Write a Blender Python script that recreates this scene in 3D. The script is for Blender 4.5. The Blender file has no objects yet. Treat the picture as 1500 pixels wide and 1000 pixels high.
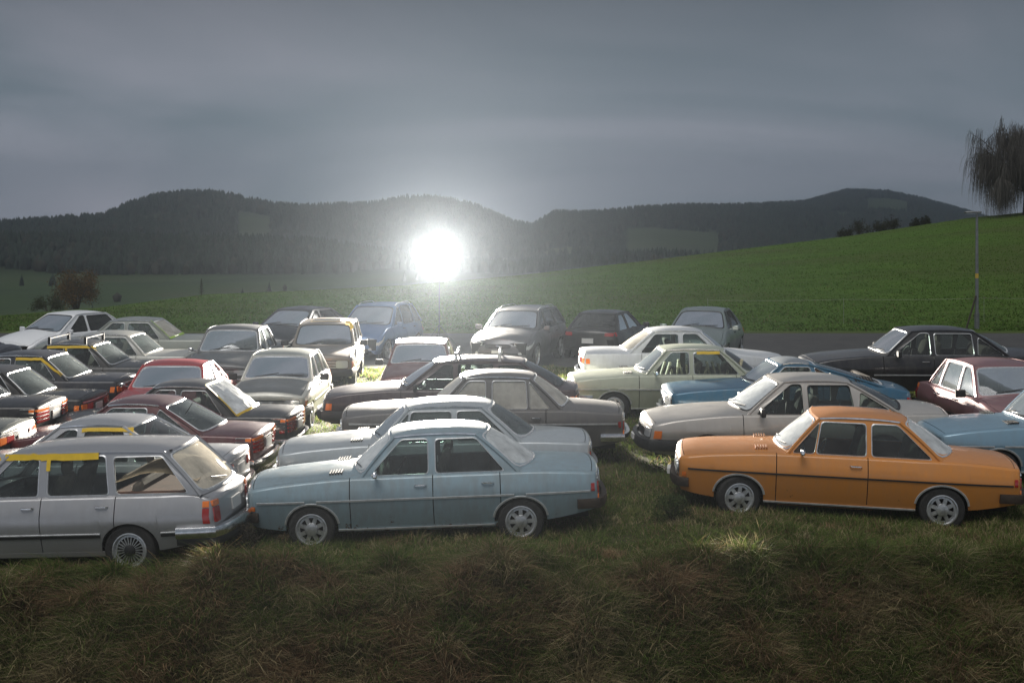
import bpy, math, random
import numpy as np
from mathutils import Vector, Matrix, noise
from mathutils.geometry import tessellate_polygon
random.seed(7); rng = np.random.default_rng(7)
C = bpy.context.scene.collection
sc = bpy.context.scene
R = math.radians
F, HY, CZ = 1900.0, 330.0, 4.18          # focal length in photo pixels, horizon row, eye height

# ------------------------------------------------------------------ camera
cam = bpy.data.cameras.new('camera'); co = bpy.data.objects.new('camera', cam); C.objects.link(co)
co.location = (0, 0, CZ); co.rotation_euler = (R(90), 0, 0)
cam.sensor_width = 36; cam.lens = 36 * F / 1500; cam.shift_y = -(500 - HY) / 1500
cam.clip_start = .1; cam.clip_end = 30000
sc.camera = co
# ------------------------------------------------------------------ world, sun, exposure
SUN_EL, SUN_ROT = 64, 205
w = bpy.data.worlds.new('World'); sc.world = w; w.use_nodes = True
nt = w.node_tree; nt.nodes.clear()
def N(nt, typ, **k):
    n = nt.nodes.new(typ)
    for a, b in k.items():
        if a in n.inputs.keys(): n.inputs[a].default_value = b
        else: setattr(n, a, b)
    return n
out = N(nt, 'ShaderNodeOutputWorld'); mixs = N(nt, 'ShaderNodeMixShader')
sky = N(nt, 'ShaderNodeTexSky', sky_type='NISHITA', sun_disc=False)
sky.sun_elevation = R(SUN_EL); sky.sun_rotation = R(SUN_ROT)
b1 = N(nt, 'ShaderNodeBackground', Strength=.06); nt.links.new(sky.outputs[0], b1.inputs[0])
tc = N(nt, 'ShaderNodeTexCoord'); sep = N(nt, 'ShaderNodeSeparateXYZ'); nt.links.new(tc.outputs['Generated'], sep.inputs[0])
# cloud layer: the view direction projected on a flat deck overhead, so bands close up towards the horizon
zc = N(nt, 'ShaderNodeMath', operation='MAXIMUM'); nt.links.new(sep.outputs[2], zc.inputs[0]); zc.inputs[1].default_value = 0
za = N(nt, 'ShaderNodeMath', operation='ADD'); nt.links.new(zc.outputs[0], za.inputs[0]); za.inputs[1].default_value = .24
dv = N(nt, 'ShaderNodeVectorMath', operation='DIVIDE'); nt.links.new(tc.outputs['Generated'], dv.inputs[0])
cb = N(nt, 'ShaderNodeCombineXYZ')
for i in range(3): nt.links.new(za.outputs[0], cb.inputs[i])
nt.links.new(cb.outputs[0], dv.inputs[1])
mp = N(nt, 'ShaderNodeMapping'); mp.inputs['Scale'].default_value = (.75, 1.0, .5); nt.links.new(dv.outputs[0], mp.inputs[0])
nz = N(nt, 'ShaderNodeTexNoise', Scale=.8, Detail=6.0, Roughness=.5, Distortion=.8); nt.links.new(mp.outputs[0], nz.inputs[0])
cr = N(nt, 'ShaderNodeValToRGB'); nt.links.new(nz.outputs[0], cr.inputs[0])
cr.color_ramp.elements[0].position = .28; cr.color_ramp.elements[0].color = (.105, .148, .176, 1)
cr.color_ramp.elements[1].position = .75; cr.color_ramp.elements[1].color = (.315, .320, .372, 1)
hz = N(nt, 'ShaderNodeMapRange'); nt.links.new(sep.outputs[2], hz.inputs[0])
hz.inputs[1].default_value = 0; hz.inputs[2].default_value = .17; hz.inputs[3].default_value = 1.95; hz.inputs[4].default_value = .74
ml = N(nt, 'ShaderNodeVectorMath', operation='SCALE'); nt.links.new(cr.outputs[0], ml.inputs[0]); nt.links.new(hz.outputs[0], ml.inputs['Scale'])
b2 = N(nt, 'ShaderNodeBackground', Strength=1.0); nt.links.new(ml.outputs[0], b2.inputs[0])
mixs.inputs[0].default_value = .96
nt.links.new(b1.outputs[0], mixs.inputs[1]); nt.links.new(b2.outputs[0], mixs.inputs[2]); nt.links.new(mixs.outputs[0], out.inputs[0])

sl = bpy.data.lights.new('sun', 'SUN'); so = bpy.data.objects.new('sun', sl); C.objects.link(so)
sl.energy = 1.5; sl.angle = R(40); sl.color = (1, .97, .93)
so.rotation_euler = (R(90 - SUN_EL), 0, R(180 - SUN_ROT))
sc.view_settings.view_transform = 'Standard'; sc.view_settings.look = 'None'
sc.view_settings.gamma = 1; sc.view_settings.exposure = 0.0; sc.view_settings.use_curve_mapping = False
sc.render.engine = 'CYCLES'

# ------------------------------------------------------------------ helpers
def tag(o, label=None, cat=None, group=None, kind=None):
    if label: o['label'] = label
    if cat: o['category'] = cat
    if group: o['group'] = group
    if kind: o['kind'] = kind
    return o
def empty(name, loc=(0, 0, 0), parent=None):
    o = bpy.data.objects.new(name, None); C.objects.link(o); o.location = loc
    o.empty_display_size = .2
    if parent: o.parent = parent
    return o
class M:
    def __init__(s): s.v = []; s.f = []
    def add(s, vs, fs):
        b = len(s.v); s.v += [tuple(p) for p in vs]; s.f += [tuple(i + b for i in f) for f in fs]; return s
    def grid(s, rows, flip=False):
        n, m = len(rows), len(rows[0]); fs = []
        for i in range(n - 1):
            for j in range(m - 1):
                q = (i*m+j, i*m+j+1, (i+1)*m+j+1, (i+1)*m+j); fs.append(q[::-1] if flip else q)
        return s.add([p for r in rows for p in r], fs)
    def ring(s, A, B):
        n = len(A); return s.add(list(A) + list(B), [(i, (i+1) % n, n+(i+1) % n, n+i) for i in range(n)])
    def box(s, x0, x1, y0, y1, z0, z1, bev=0):
        if bev:
            b = bev
            def lp(z, i): return [(x0+i, y0+b+i*0, z), (x0+b, y0+i, z), (x1-b, y0+i, z), (x1-i, y0+b, z), (x1-i, y1-b, z), (x1-b, y1-i, z), (x0+b, y1-i, z), (x0+i, y1-b, z)]
            L = [lp(z0, b*.8), lp(z0+b, 0), lp(z1-b, 0), lp(z1, b*.8)]
            base = len(s.v); s.v += [p for l in L for p in l]
            for k in range(3):
                for i in range(8): s.f.append((base+k*8+i, base+k*8+(i+1) % 8, base+(k+1)*8+(i+1) % 8, base+(k+1)*8+i))
            s.f.append(tuple(base+i for i in range(7, -1, -1))); s.f.append(tuple(base+24+i for i in range(8))); return s
        return s.add([(x, y, z) for z in (z0, z1) for y in (y0, y1) for x in (x0, x1)],
                     [(0, 2, 3, 1), (4, 5, 7, 6), (0, 1, 5, 4), (2, 6, 7, 3), (0, 4, 6, 2), (1, 3, 7, 5)])
    def tube(s, pts, r, n=6, closed=False, cap=True):
        pts = [Vector(p) for p in pts]; m = len(pts)
        rs = r if isinstance(r, (list, tuple)) else [r] * m
        base = len(s.v); up0 = None
        for i, p in enumerate(pts):
            a = pts[(i-1) % m] if (closed or i) else p; b = pts[(i+1) % m] if (closed or i < m-1) else p
            t = (b - a).normalized()
            if up0 is None: up0 = Vector((0, 0, 1)) if abs(t.z) < .9 else Vector((1, 0, 0))
            u = (up0 - t * up0.dot(t)).normalized(); v = t.cross(u); up0 = u
            for k in range(n):
                an = 2*math.pi*k/n; s.v.append(tuple(p + (u*math.cos(an) + v*math.sin(an)) * rs[i]))
        for i in range(m if closed else m-1):
            j = (i+1) % m
            for k in range(n): s.f.append((base+i*n+k, base+i*n+(k+1) % n, base+j*n+(k+1) % n, base+j*n+k))
        if cap and not closed:
            s.f.append(tuple(base+k for k in range(n-1, -1, -1))); s.f.append(tuple(base+(m-1)*n+k for k in range(n)))
        return s
    def lathe(s, prof, n=28, axis='y', c=(0, 0, 0)):   # prof: (radius, height along axis)
        rows = []
        for r_, h in prof:
            row = []
            for k in range(n + 1):
                a = 2*math.pi*k/n; p = (r_*math.cos(a), h, r_*math.sin(a)) if axis == 'y' else (r_*math.cos(a), r_*math.sin(a), h)
                row.append((p[0]+c[0], p[1]+c[1], p[2]+c[2]))
            rows.append(row)
        return s.grid(rows)
    def mesh(s, name, mat, smooth=True, recalc=True):
        me = bpy.data.meshes.new(name); me.from_pydata(s.v, [], s.f)
        for m_ in (mat if isinstance(mat, (list, tuple)) else [mat]): me.materials.append(m_)
        if smooth:
            me.shade_smooth()
            try: me.set_sharp_from_angle(angle=R(38))
            except Exception: pass
        return me
    def build(s, name, mat, parent=None, smooth=True, loc=None):
        if loc is not None: s.v = [(a-loc[0], b-loc[1], c-loc[2]) for a, b, c in s.v]
        o = bpy.data.objects.new(name, s.mesh(name, mat, smooth)); C.objects.link(o)
        if loc is not None: o.location = loc
        if parent: o.parent = parent
        return o
def bigmesh(name, V, Fc, mat, parent=None, cols=None, smooth=False):
    """V (n,3) array, Fc (m,k) array of polygons all with k corners"""
    me = bpy.data.meshes.new(name); k = Fc.shape[1]
    me.vertices.add(len(V)); me.vertices.foreach_set('co', V.astype(np.float32).ravel())
    me.loops.add(Fc.size); me.loops.foreach_set('vertex_index', Fc.astype(np.int32).ravel())
    me.polygons.add(len(Fc)); me.polygons.foreach_set('loop_start', np.arange(0, Fc.size, k, dtype=np.int32))
    me.update(calc_edges=True)
    if cols is not None:
        a = me.color_attributes.new('tint', 'FLOAT_COLOR', 'POINT'); a.data.foreach_set('color', cols.astype(np.float32).ravel())
    if smooth: me.shade_smooth()
    me.materials.append(mat)
    o = bpy.data.objects.new(name, me); C.objects.link(o)
    if parent: o.parent = parent
    return o
def pchip(pts):
    x = np.array([p[0] for p in pts], float); y = np.array([p[1] for p in pts], float)
    h = np.diff(x); d = np.diff(y)/h; m = np.zeros(len(x))
    for i in range(1, len(x)-1):
        if d[i-1]*d[i] > 0:
            w1 = 2*h[i]+h[i-1]; w2 = h[i]+2*h[i-1]; m[i] = (w1+w2)/(w1/d[i-1]+w2/d[i])
    m[0] = d[0]; m[-1] = d[-1]
    def f(t):
        t = np.clip(t, x[0], x[-1]); i = np.clip(np.searchsorted(x, t, side='right')-1, 0, len(x)-2)
        s = (t-x[i])/h[i]
        r = (2*s**3-3*s**2+1)*y[i]+(s**3-2*s**2+s)*h[i]*m[i]+(-2*s**3+3*s**2)*y[i+1]+(s**3-s**2)*h[i]*m[i+1]
        return float(r) if np.ndim(r) == 0 else r
    return f
def supere(a0, a1, b0, b1, n, per=10):
    """rounded rectangle outline: walks the unit square, pulls it to a superellipse"""
    P = []
    for k in range(per): P.append((-1+2*k/per, -1))
    for k in range(per): P.append((1, -1+2*k/per))
    for k in range(per): P.append((1-2*k/per, 1))
    for k in range(per): P.append((-1, 1-2*k/per))
    o = []
    for p, q in P:
        s = 1 if n is None else (abs(p)**n+abs(q)**n)**(1/n)
        o.append(((a0+a1)/2+(a1-a0)/2*p/s, (b0+b1)/2+(b1-b0)/2*q/s))
    return o
def round_poly(pts, r, n=4):
    out = []; m = len(pts)
    for i in range(m):
        p = Vector(pts[i]); a = Vector(pts[i-1])-p; b = Vector(pts[(i+1) % m])-p
        k = min(r, a.length*.45, b.length*.45); A = p+a.normalized()*k; B = p+b.normalized()*k
        for j in range(n+1):
            t = j/n; q = A*(1-t)**2+p*2*t*(1-t)+B*t*t; out.append((q.x, q.y))
    # densify
    d = []
    for i in range(len(out)):
        a = Vector(out[i]); b = Vector(out[(i+1) % len(out)]); L = (b-a).length; q = max(1, int(L/.16))
        for j in range(q): c = a.lerp(b, j/q); d.append((c.x, c.y))
    return d
def patch(m, surf, ol, rings=4, flip=False):
    cx = sum(p[0] for p in ol)/len(ol); cy = sum(p[1] for p in ol)/len(ol); base = len(m.v); n = len(ol)
    for k in range(rings):
        t = 1-k/rings
        for p in ol: m.v.append(tuple(surf(cx+(p[0]-cx)*t, cy+(p[1]-cy)*t)))
    m.v.append(tuple(surf(cx, cy)))
    for k in range(rings-1):
        for i in range(n): m.f.append((base+k*n+i, base+k*n+(i+1) % n, base+(k+1)*n+(i+1) % n, base+(k+1)*n+i))
    for i in range(n): m.f.append((base+(rings-1)*n+i, base+(rings-1)*n+(i+1) % n, base+rings*n))
    return m

# ------------------------------------------------------------------ materials
MATS = {}
def mat_base(name):
    m = bpy.data.materials.new(name); m.use_nodes = True; nt = m.node_tree
    return m, nt, nt.nodes['Principled BSDF']
def simple(name, col, rough=.6, metal=0.0, spec=.5, emis=None, es=0.0, coat=0.0, bump=0.0, bscale=60, var=.0, vscale=8):
    if name in MATS: return MATS[name]
    m, nt, p = mat_base(name)
    p.inputs['Base Color'].default_value = (*col, 1); p.inputs['Roughness'].default_value = rough
    p.inputs['Metallic'].default_value = metal; p.inputs['Specular IOR Level'].default_value = spec
    p.inputs['Coat Weight'].default_value = coat
    if emis: p.inputs['Emission Color'].default_value = (*emis, 1); p.inputs['Emission Strength'].default_value = es
    if var:
        t = N(nt, 'ShaderNodeTexCoord'); n = N(nt, 'ShaderNodeTexNoise', Scale=vscale, Detail=6.0, Roughness=.6); nt.links.new(t.outputs['Object'], n.inputs[0])
        r = N(nt, 'ShaderNodeValToRGB'); nt.links.new(n.outputs[0], r.inputs[0])
        r.color_ramp.elements[0].position = .3; r.color_ramp.elements[1].position = .7
        r.color_ramp.elements[0].color = (*[c*(1-var) for c in col], 1); r.color_ramp.elements[1].color = (*[min(1, c*(1+var)) for c in col], 1)
        nt.links.new(r.outputs[0], p.inputs['Base Color'])
    if bump:
        t = N(nt, 'ShaderNodeTexCoord'); n = N(nt, 'ShaderNodeTexNoise', Scale=bscale, Detail=4.0); nt.links.new(t.outputs['Object'], n.inputs[0])
        b = N(nt, 'ShaderNodeBump', Strength=bump, Distance=.02); nt.links.new(n.outputs[0], b.inputs['Height']); nt.links.new(b.outputs[0], p.inputs['Normal'])
    MATS[name] = m; return m
def paint(name, col, metal=.0, rough=.38, dirt=.35, dirtcol=(.20, .18, .15), coat=.5, rust=0.0):
    dirtcol = tuple(.45*d_+.55*c_ for d_, c_ in zip(dirtcol, col)); m, nt, p = mat_base(name)
    t = N(nt, 'ShaderNodeTexCoord'); oi = N(nt, 'ShaderNodeObjectInfo')
    ad = N(nt, 'ShaderNodeVectorMath', operation='ADD'); nt.links.new(t.outputs['Object'], ad.inputs[0]); nt.links.new(oi.outputs['Random'], ad.inputs[1])
    n1 = N(nt, 'ShaderNodeTexNoise', Scale=1.7, Detail=8.0, Roughness=.66); nt.links.new(t.outputs['Object'], n1.inputs[0])
    st = N(nt, 'ShaderNodeMapping'); st.inputs['Scale'].default_value = (9, 9, .9); nt.links.new(t.outputs['Object'], st.inputs[0])
    n2 = N(nt, 'ShaderNodeTexNoise', Scale=1.6, Detail=5.0, Roughness=.6); nt.links.new(st.outputs[0], n2.inputs[0])      # run-off streaks
    mu = N(nt, 'ShaderNodeMath', operation='MULTIPLY'); nt.links.new(n1.outputs[0], mu.inputs[0]); nt.links.new(n2.outputs[0], mu.inputs[1])
    mr = N(nt, 'ShaderNodeMapRange'); nt.links.new(mu.outputs[0], mr.inputs[0]); mr.inputs[1].default_value = .17; mr.inputs[2].default_value = .33; mr.inputs[3].default_value = 0; mr.inputs[4].default_value = dirt
    # splashed soil low on the panels
    sp = N(nt, 'ShaderNodeSeparateXYZ'); nt.links.new(t.outputs['Object'], sp.inputs[0])
    lo = N(nt, 'ShaderNodeMapRange'); nt.links.new(sp.outputs[2], lo.inputs[0]); lo.inputs[1].default_value = .55; lo.inputs[2].default_value = .2; lo.inputs[3].default_value = 0; lo.inputs[4].default_value = .45
    lm = N(nt, 'ShaderNodeMath', operation='MULTIPLY'); nt.links.new(lo.outputs[0], lm.inputs[0]); nt.links.new(n1.outputs[0], lm.inputs[1])
    mx0 = N(nt, 'ShaderNodeMath', operation='MAXIMUM'); nt.links.new(mr.outputs[0], mx0.inputs[0]); nt.links.new(lm.outputs[0], mx0.inputs[1])
    mx = N(nt, 'ShaderNodeMix', data_type='RGBA'); nt.links.new(mx0.outputs[0], mx.inputs[0])
    mx.inputs[6].default_value = (*col, 1); mx.inputs[7].default_value = (*dirtcol, 1)
    ru = N(nt, 'ShaderNodeTexNoise', Scale=4.5, Detail=10.0, Roughness=.75); nt.links.new(ad.outputs[0], ru.inputs[0])
    rth = N(nt, 'ShaderNodeMapRange'); nt.links.new(sp.outputs[2], rth.inputs[0]); rth.inputs[1].default_value = .2; rth.inputs[2].default_value = .7; rth.inputs[3].default_value = .62-rust*.12; rth.inputs[4].default_value = .80-rust*.10
    rs_ = N(nt, 'ShaderNodeMath', operation='SUBTRACT'); nt.links.new(ru.outputs[0], rs_.inputs[0]); nt.links.new(rth.outputs[0], rs_.inputs[1])
    rm2 = N(nt, 'ShaderNodeMapRange'); nt.links.new(rs_.outputs[0], rm2.inputs[0]); rm2.inputs[1].default_value = 0; rm2.inputs[2].default_value = .04
    mr3 = N(nt, 'ShaderNodeMix', data_type='RGBA'); nt.links.new(rm2.outputs[0], mr3.inputs[0]); nt.links.new(mx.outputs[2], mr3.inputs[6]); mr3.inputs[7].default_value = (.09, .045, .022, 1)
    nt.links.new(mr3.outputs[2], p.inputs['Base Color'])
    rr = N(nt, 'ShaderNodeMapRange'); nt.links.new(n1.outputs[0], rr.inputs[0]); rr.inputs[1].default_value = .3; rr.inputs[2].default_value = .7; rr.inputs[3].default_value = rough-.08; rr.inputs[4].default_value = rough+.16
    nt.links.new(rr.outputs[0], p.inputs['Roughness'])
    p.inputs['Metallic'].default_value = metal; p.inputs['Coat Weight'].default_value = coat; p.inputs['Coat Roughness'].default_value = .10
    n3 = N(nt, 'ShaderNodeTexNoise', Scale=2.2, Detail=2.0); nt.links.new(ad.outputs[0], n3.inputs[0])
    b = N(nt, 'ShaderNodeBump', Strength=.12, Distance=.02); nt.links.new(n3.outputs[0], b.inputs['Height']); nt.links.new(b.outputs[0], p.inputs['Normal']); nt.links.new(b.outputs[0], p.inputs['Coat Normal'])
    return m
def glass(name, tint=(.55, .62, .60), dust=.12, dcol=(.42, .43, .42)):
    if name in MATS: return MATS[name]
    m = bpy.data.materials.new(name); m.use_nodes = True; nt = m.node_tree; nt.nodes.clear()
    o = N(nt, 'ShaderNodeOutputMaterial'); tr = N(nt, 'ShaderNodeBsdfTransparent', Color=(*tint, 1)); gl = N(nt, 'ShaderNodeBsdfGlossy', Roughness=.03, Color=(.95, .97, 1, 1))
    fr = N(nt, 'ShaderNodeFresnel', IOR=1.45); a = N(nt, 'ShaderNodeMixShader'); nt.links.new(fr.outputs[0], a.inputs[0]); nt.links.new(tr.outputs[0], a.inputs[1]); nt.links.new(gl.outputs[0], a.inputs[2])
    t = N(nt, 'ShaderNodeTexCoord'); n = N(nt, 'ShaderNodeTexNoise', Scale=2.5, Detail=8.0, Roughness=.7); nt.links.new(t.outputs['Object'], n.inputs[0])
    mr = N(nt, 'ShaderNodeMapRange'); nt.links.new(n.outputs[0], mr.inputs[0]); mr.inputs[1].default_value = .3; mr.inputs[2].default_value = .7; mr.inputs[3].default_value = dust*.5; mr.inputs[4].default_value = min(1, dust*1.5)
    df = N(nt, 'ShaderNodeBsdfDiffuse', Color=(*dcol, 1)); b = N(nt, 'ShaderNodeMixShader'); nt.links.new(mr.outputs[0], b.inputs[0]); nt.links.new(a.outputs[0], b.inputs[1]); nt.links.new(df.outputs[0], b.inputs[2])
    nt.links.new(b.outputs[0], o.inputs[0]); MATS[name] = m; return m
chrome = simple('chrome', (.80, .81, .82), .22, 1.0, var=.25, vscale=14)
bright = simple('bright_trim', (.66, .67, .68), .34, .45, var=.2, vscale=12)
alu = simple('wheel_silver', (.58, .59, .60), .38, .75, var=.35, vscale=10)
rubber = simple('tyre_rubber', (.022, .021, .020), .85, bump=.4, bscale=40, var=.4)
plastic = simple('black_plastic', (.02, .02, .021), .5, var=.3)
under = simple('underbody', (.012, .011, .010), .95)
fabric = simple('seat_fabric', (.10, .085, .07), .9, var=.3)
fabric_l = simple('seat_fabric_light', (.38, .34, .26), .9, var=.3)
lamp_g = simple('headlamp_glass', (.55, .57, .58), .12, .2, coat=1.0)
red_l = simple('tail_lens_red', (.35, .012, .008), .22, coat=.8)
amb_l = simple('lens_amber', (.85, .20, .02), .22, coat=.8)
plate_m = simple('plate_white', (.62, .62, .60), .4)
ink = simple('plate_ink', (.02, .02, .02), .6)
tape_y = simple('tape_yellow', (.72, .47, .02), .5, var=.12)
tape_g = simple('tape_green', (.30, .48, .05), .5, var=.12)
film = simple('plastic_film', (.62, .64, .64), .22, bump=1.0, bscale=7, var=.35, vscale=5, coat=.6)
rusty = simple('rusty_bumper', (.05, .035, .025), .6, .4, var=.5, vscale=9)
cream = simple('cream_cloth', (.50, .40, .27), .85, bump=.5, bscale=6, var=.2)
redcloth = simple('red_cloth', (.16, .07, .045), .85, var=.3)
G_CLEAR = glass('glass_clear', (.48, .55, .53), .08); G_DUST = glass('glass_dusty', dust=.26, dcol=(.30, .34, .34)); G_DARK = glass('glass_dark', (.16, .18, .18), .10)
G_CREAM = glass('glass_cream', (.5, .5, .45), .9, (.78, .70, .56)); G_SHEEN = glass('glass_painted_sheen', (.55, .6, .6), .72, (.66, .69, .69)); G_FROST = glass('glass_frosted', dust=.8, dcol=(.50, .48, .43)); G_MED = glass('glass_grey', (.40, .46, .45), .10, (.3, .32, .32))  # pale screen glass: sky reflection painted in over the dust as diffuse colour

# ------------------------------------------------------------------ cars
BASE = dict(L=4.59, W=1.73, H=1.42, xf=.86, xr=3.53, R=.295,
    cowl=1.34, rf=1.86, rr=3.12, rb=3.78, zsh=.84, hoodz=[(0, .80), (.12, .84), (.7, .89), (1.4, .93)], trunkz=[(3.6, .93), (4.2, .91), (4.5, .87)],
    wb=.735, wr=.585, arch=.025, crown=.05, cB=.16, cT=.07, cRB=.16, cRT=.08, bow=.09, rakeF=-.05, rakeR=.03, endr=.055,
    doors=[(1.36, 2.42), (2.42, 3.28)], wins=[(1.62, 2.02, 2.36, 2.36), (2.46, 2.46, 3.34, 2.98)], front='twin_round', rear='vertical',
    bumper='chrome', wheel='steel', glass='clear', side_trim=None, archtrim=False, wtrim=True, sill=.20, nose_z=.30, tail_z=.37, interior='dark')
def model(**k): d = dict(BASE); d.update(k); return d
A100 = model(cRB=.26, cRT=.13, side_trim=('chrome', .60), archtrim=True)
A100_2 = model(cRB=.26, cRT=.13, doors=[(1.36, 2.56)], wins=[(1.50, 1.86, 1.86, 1.93), (1.89, 1.96, 2.54, 2.54), (2.62, 2.62, 3.40, 2.96)], side_trim=('rubber', .61), archtrim=True)
AC3 = model(L=4.79, W=1.81, H=1.42, xf=.95, xr=3.64, R=.31, cowl=1.42, rf=2.10, rr=3.25, rb=4.12, wb=.77, wr=.58, zsh=.84, hoodz=[(0, .76), (.12, .80), (.8, .87), (1.5, .93)], trunkz=[(4.0, .98), (4.4, .98), (4.72, .93)],
    doors=[(1.50, 2.50), (2.50, 3.40)], wins=[(1.72, 2.28, 2.44, 2.44), (2.54, 2.54, 3.24, 3.18), (3.31, 3.25, 3.86, 3.34)], front='modern_rect', rear='wide', bumper='dark', wheel='cover', wtrim=False, side_trim=('rubber', .48), bow=.12, rakeF=.12, nose_z=.30)
SED = model(L=4.5, W=1.72, H=1.40, xf=.85, xr=3.45, cowl=1.30, rf=1.86, rr=3.0, rb=3.62, hoodz=[(0, .74), (.12, .80), (.7, .87), (1.4, .92)], trunkz=[(3.5, .95), (4.1, .95), (4.42, .93)],
    doors=[(1.36, 2.36), (2.36, 3.2)], wins=[(1.58, 2.0, 2.30, 2.30), (2.40, 2.40, 3.22, 2.90)], front='rect', rear='wide', bumper='chrome', side_trim=('rubber', .5), rakeF=.03)
COUPE = model(L=4.2, W=1.72, H=1.36, xf=.8, xr=3.25, cowl=1.2, rf=1.78, rr=2.72, rb=3.5, hoodz=[(0, .74), (.7, .86), (1.3, .91)], trunkz=[(3.4, .93), (3.9, .92), (4.12, .89)],
    doors=[(1.3, 2.5)], wins=[(1.48, 1.92, 2.46, 2.46), (2.54, 2.54, 3.16, 2.66)], front='rect', rear='strips', bumper='chrome', side_trim=('chrome', .42))
WAGON = model(L=4.62, W=1.73, H=1.47, xf=.86, xr=3.53, R=.31, cowl=1.32, rf=1.92, rr=4.0, rb=4.50, cRB=.10, cRT=.08, trunkz=[(4.3, .92), (4.56, .88)], zsh=.87, wr=.62,
    doors=[(1.38, 2.44), (2.44, 3.36)], wins=[(1.62, 2.06, 2.38, 2.38), (2.50, 2.50, 3.26, 3.20), (3.36, 3.30, 4.24, 4.0)], front='rect', rear='block', bumper='chromewide', wheel='turbine', side_trim=('step', .44), rakeR=.10)
HATCH = model(L=3.8, W=1.64, H=1.40, xf=.75, xr=3.15, R=.29, cowl=1.05, rf=1.62, rr=2.95, rb=3.55, trunkz=[(3.4, .92), (3.74, .88)], hoodz=[(0, .74), (.1, .80), (.6, .88), (1.1, .95)], zsh=.84, wb=.71, wr=.57,
    doors=[(1.1, 2.05), (2.05, 2.9)], wins=[(1.34, 1.78, 2.0, 2.0), (2.1, 2.1, 2.86, 2.74), (2.94, 2.84, 3.30, 3.0)], front='rect', rear='block', bumper='dark', wheel='steel', side_trim=('rubber', .5))
MODERN = model(L=4.5, W=1.80, H=1.46, xf=.88, xr=3.52, R=.33, cowl=1.05, rf=1.95, rr=3.15, rb=4.05, wb=.77, wr=.56, zsh=.88, hoodz=[(0, .66), (.15, .78), (.6, .92), (1.2, 1.02)], trunkz=[(3.9, 1.04), (4.2, 1.05), (4.44, 1.0)],
    doors=[(1.3, 2.35), (2.35, 3.25)], wins=[(1.6, 2.16, 2.30, 2.30), (2.40, 2.40, 3.5, 3.12)], front='modern', rear='wide', bumper='none', wheel='modern', side_trim=None, wtrim=False, bow=.30, rakeF=.28, rakeR=.12, endr=.10, cB=.25, cT=.10, glass='dark', nose_z=.24, tail_z=.3)
MWAGON = dict(MODERN); MWAGON.update(L=4.8, H=1.49, rr=4.0, rb=4.62, trunkz=[(4.5, 1.02), (4.74, .98)], wins=[(1.6, 2.16, 2.30, 2.30), (2.40, 2.40, 3.36, 3.26), (3.46, 3.36, 4.34, 4.05)], wr=.60, rails=True)
SUV = dict(MODERN); SUV.update(L=4.2, H=1.58, rr=3.5, rb=4.05, trunkz=[(3.9, 1.04), (4.14, 1.0)], zsh=.92, R=.34, wr=.62, xf=.82, xr=3.35, wins=[(1.55, 2.1, 2.25, 2.25), (2.35, 2.35, 3.2, 3.1), (3.3, 3.2, 3.82, 3.6)], rails=True)

WHEELS = {}
def wheel_meshes(kind, Rw):
    key = (kind, Rw)
    if key in WHEELS: return WHEELS[key]
    w_ = .095; ri = Rw*.66 if kind != 'modern' else Rw*.74
    t = M().lathe([(ri, -w_*.82), (ri+.012, -w_), (Rw*.92, -w_*.98), (Rw*.985, -w_*.80), (Rw, -w_*.5), (Rw, w_*.5), (Rw*.985, w_*.8), (Rw*.92, w_*.98), (ri+.012, w_), (ri, w_*.82)], 36)
    tm = t.mesh('tyre', rubber)
    r = M(); yo = -w_*.86                                       # outer face looks to local -y
    r.lathe([(ri+.008, yo-.012), (ri-.006, yo-.016), (ri-.018, yo+.004), (ri-.03, yo+.05), (ri-.03, w_*.7)], 36)
    bk = M().lathe([(ri-.028, yo+.055), (.001, yo+.055)], 24)  # near-black disc backing the spokes
    ns, wid = {'steel': (8, .030), 'turbine': (22, .006), 'modern': (5, .028), 'cover': (12, .014), 'cap': (10, .022)}[kind]
    for k in range(ns):
        a = 2*math.pi*k/ns
        for da in ((0,) if kind != 'modern' else (-.13, .13)):
            ca, sa = math.cos(a+da), math.sin(a+da); rr0, rr1 = .05, ri-.014
            w0, w1 = (wid*.8, wid*1.0) if kind != 'steel' else (wid*.9, wid*.75)
            pts = []
            for (q, s_, y) in ((rr0, -w0, yo+.004), (rr0, w0, yo+.004), (rr1, w1, yo+.012), (rr1, -w1, yo+.012), (rr0, -w0, yo+.04), (rr0, w0, yo+.04), (rr1, w1, yo+.04), (rr1, -w1, yo+.04)):
                pts.append((q*ca-s_*sa, y, q*sa+s_*ca))
            r.add(pts, [(0, 1, 2, 3), (0, 4, 5, 1), (1, 5, 6, 2), (2, 6, 7, 3), (3, 7, 4, 0)])
    if kind in ('steel', 'cap', 'cover', 'turbine'):
        r.lathe([(ri-.02, yo+.016), (ri-.045, yo+.010), (ri-.05, yo+.02)], 30)
    hubr = {'steel': .085, 'turbine': .07, 'modern': .06, 'cover': .10, 'cap': .115}[kind]
    rm = r.mesh('rim', alu); bm_ = bk.mesh('wheel_backing', under)
    h = M().lathe([(hubr, yo+.03), (hubr, yo+.002), (hubr*.9, yo-.012), (hubr*.5, yo-.022), (.001, yo-.025)], 20)
    hm = h.mesh('hubcap', chrome if kind in ('cap',) else (alu if kind != 'turbine' else plastic))
    WHEELS[key] = (tm, rm, bm_, hm); return WHEELS[key]

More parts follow.
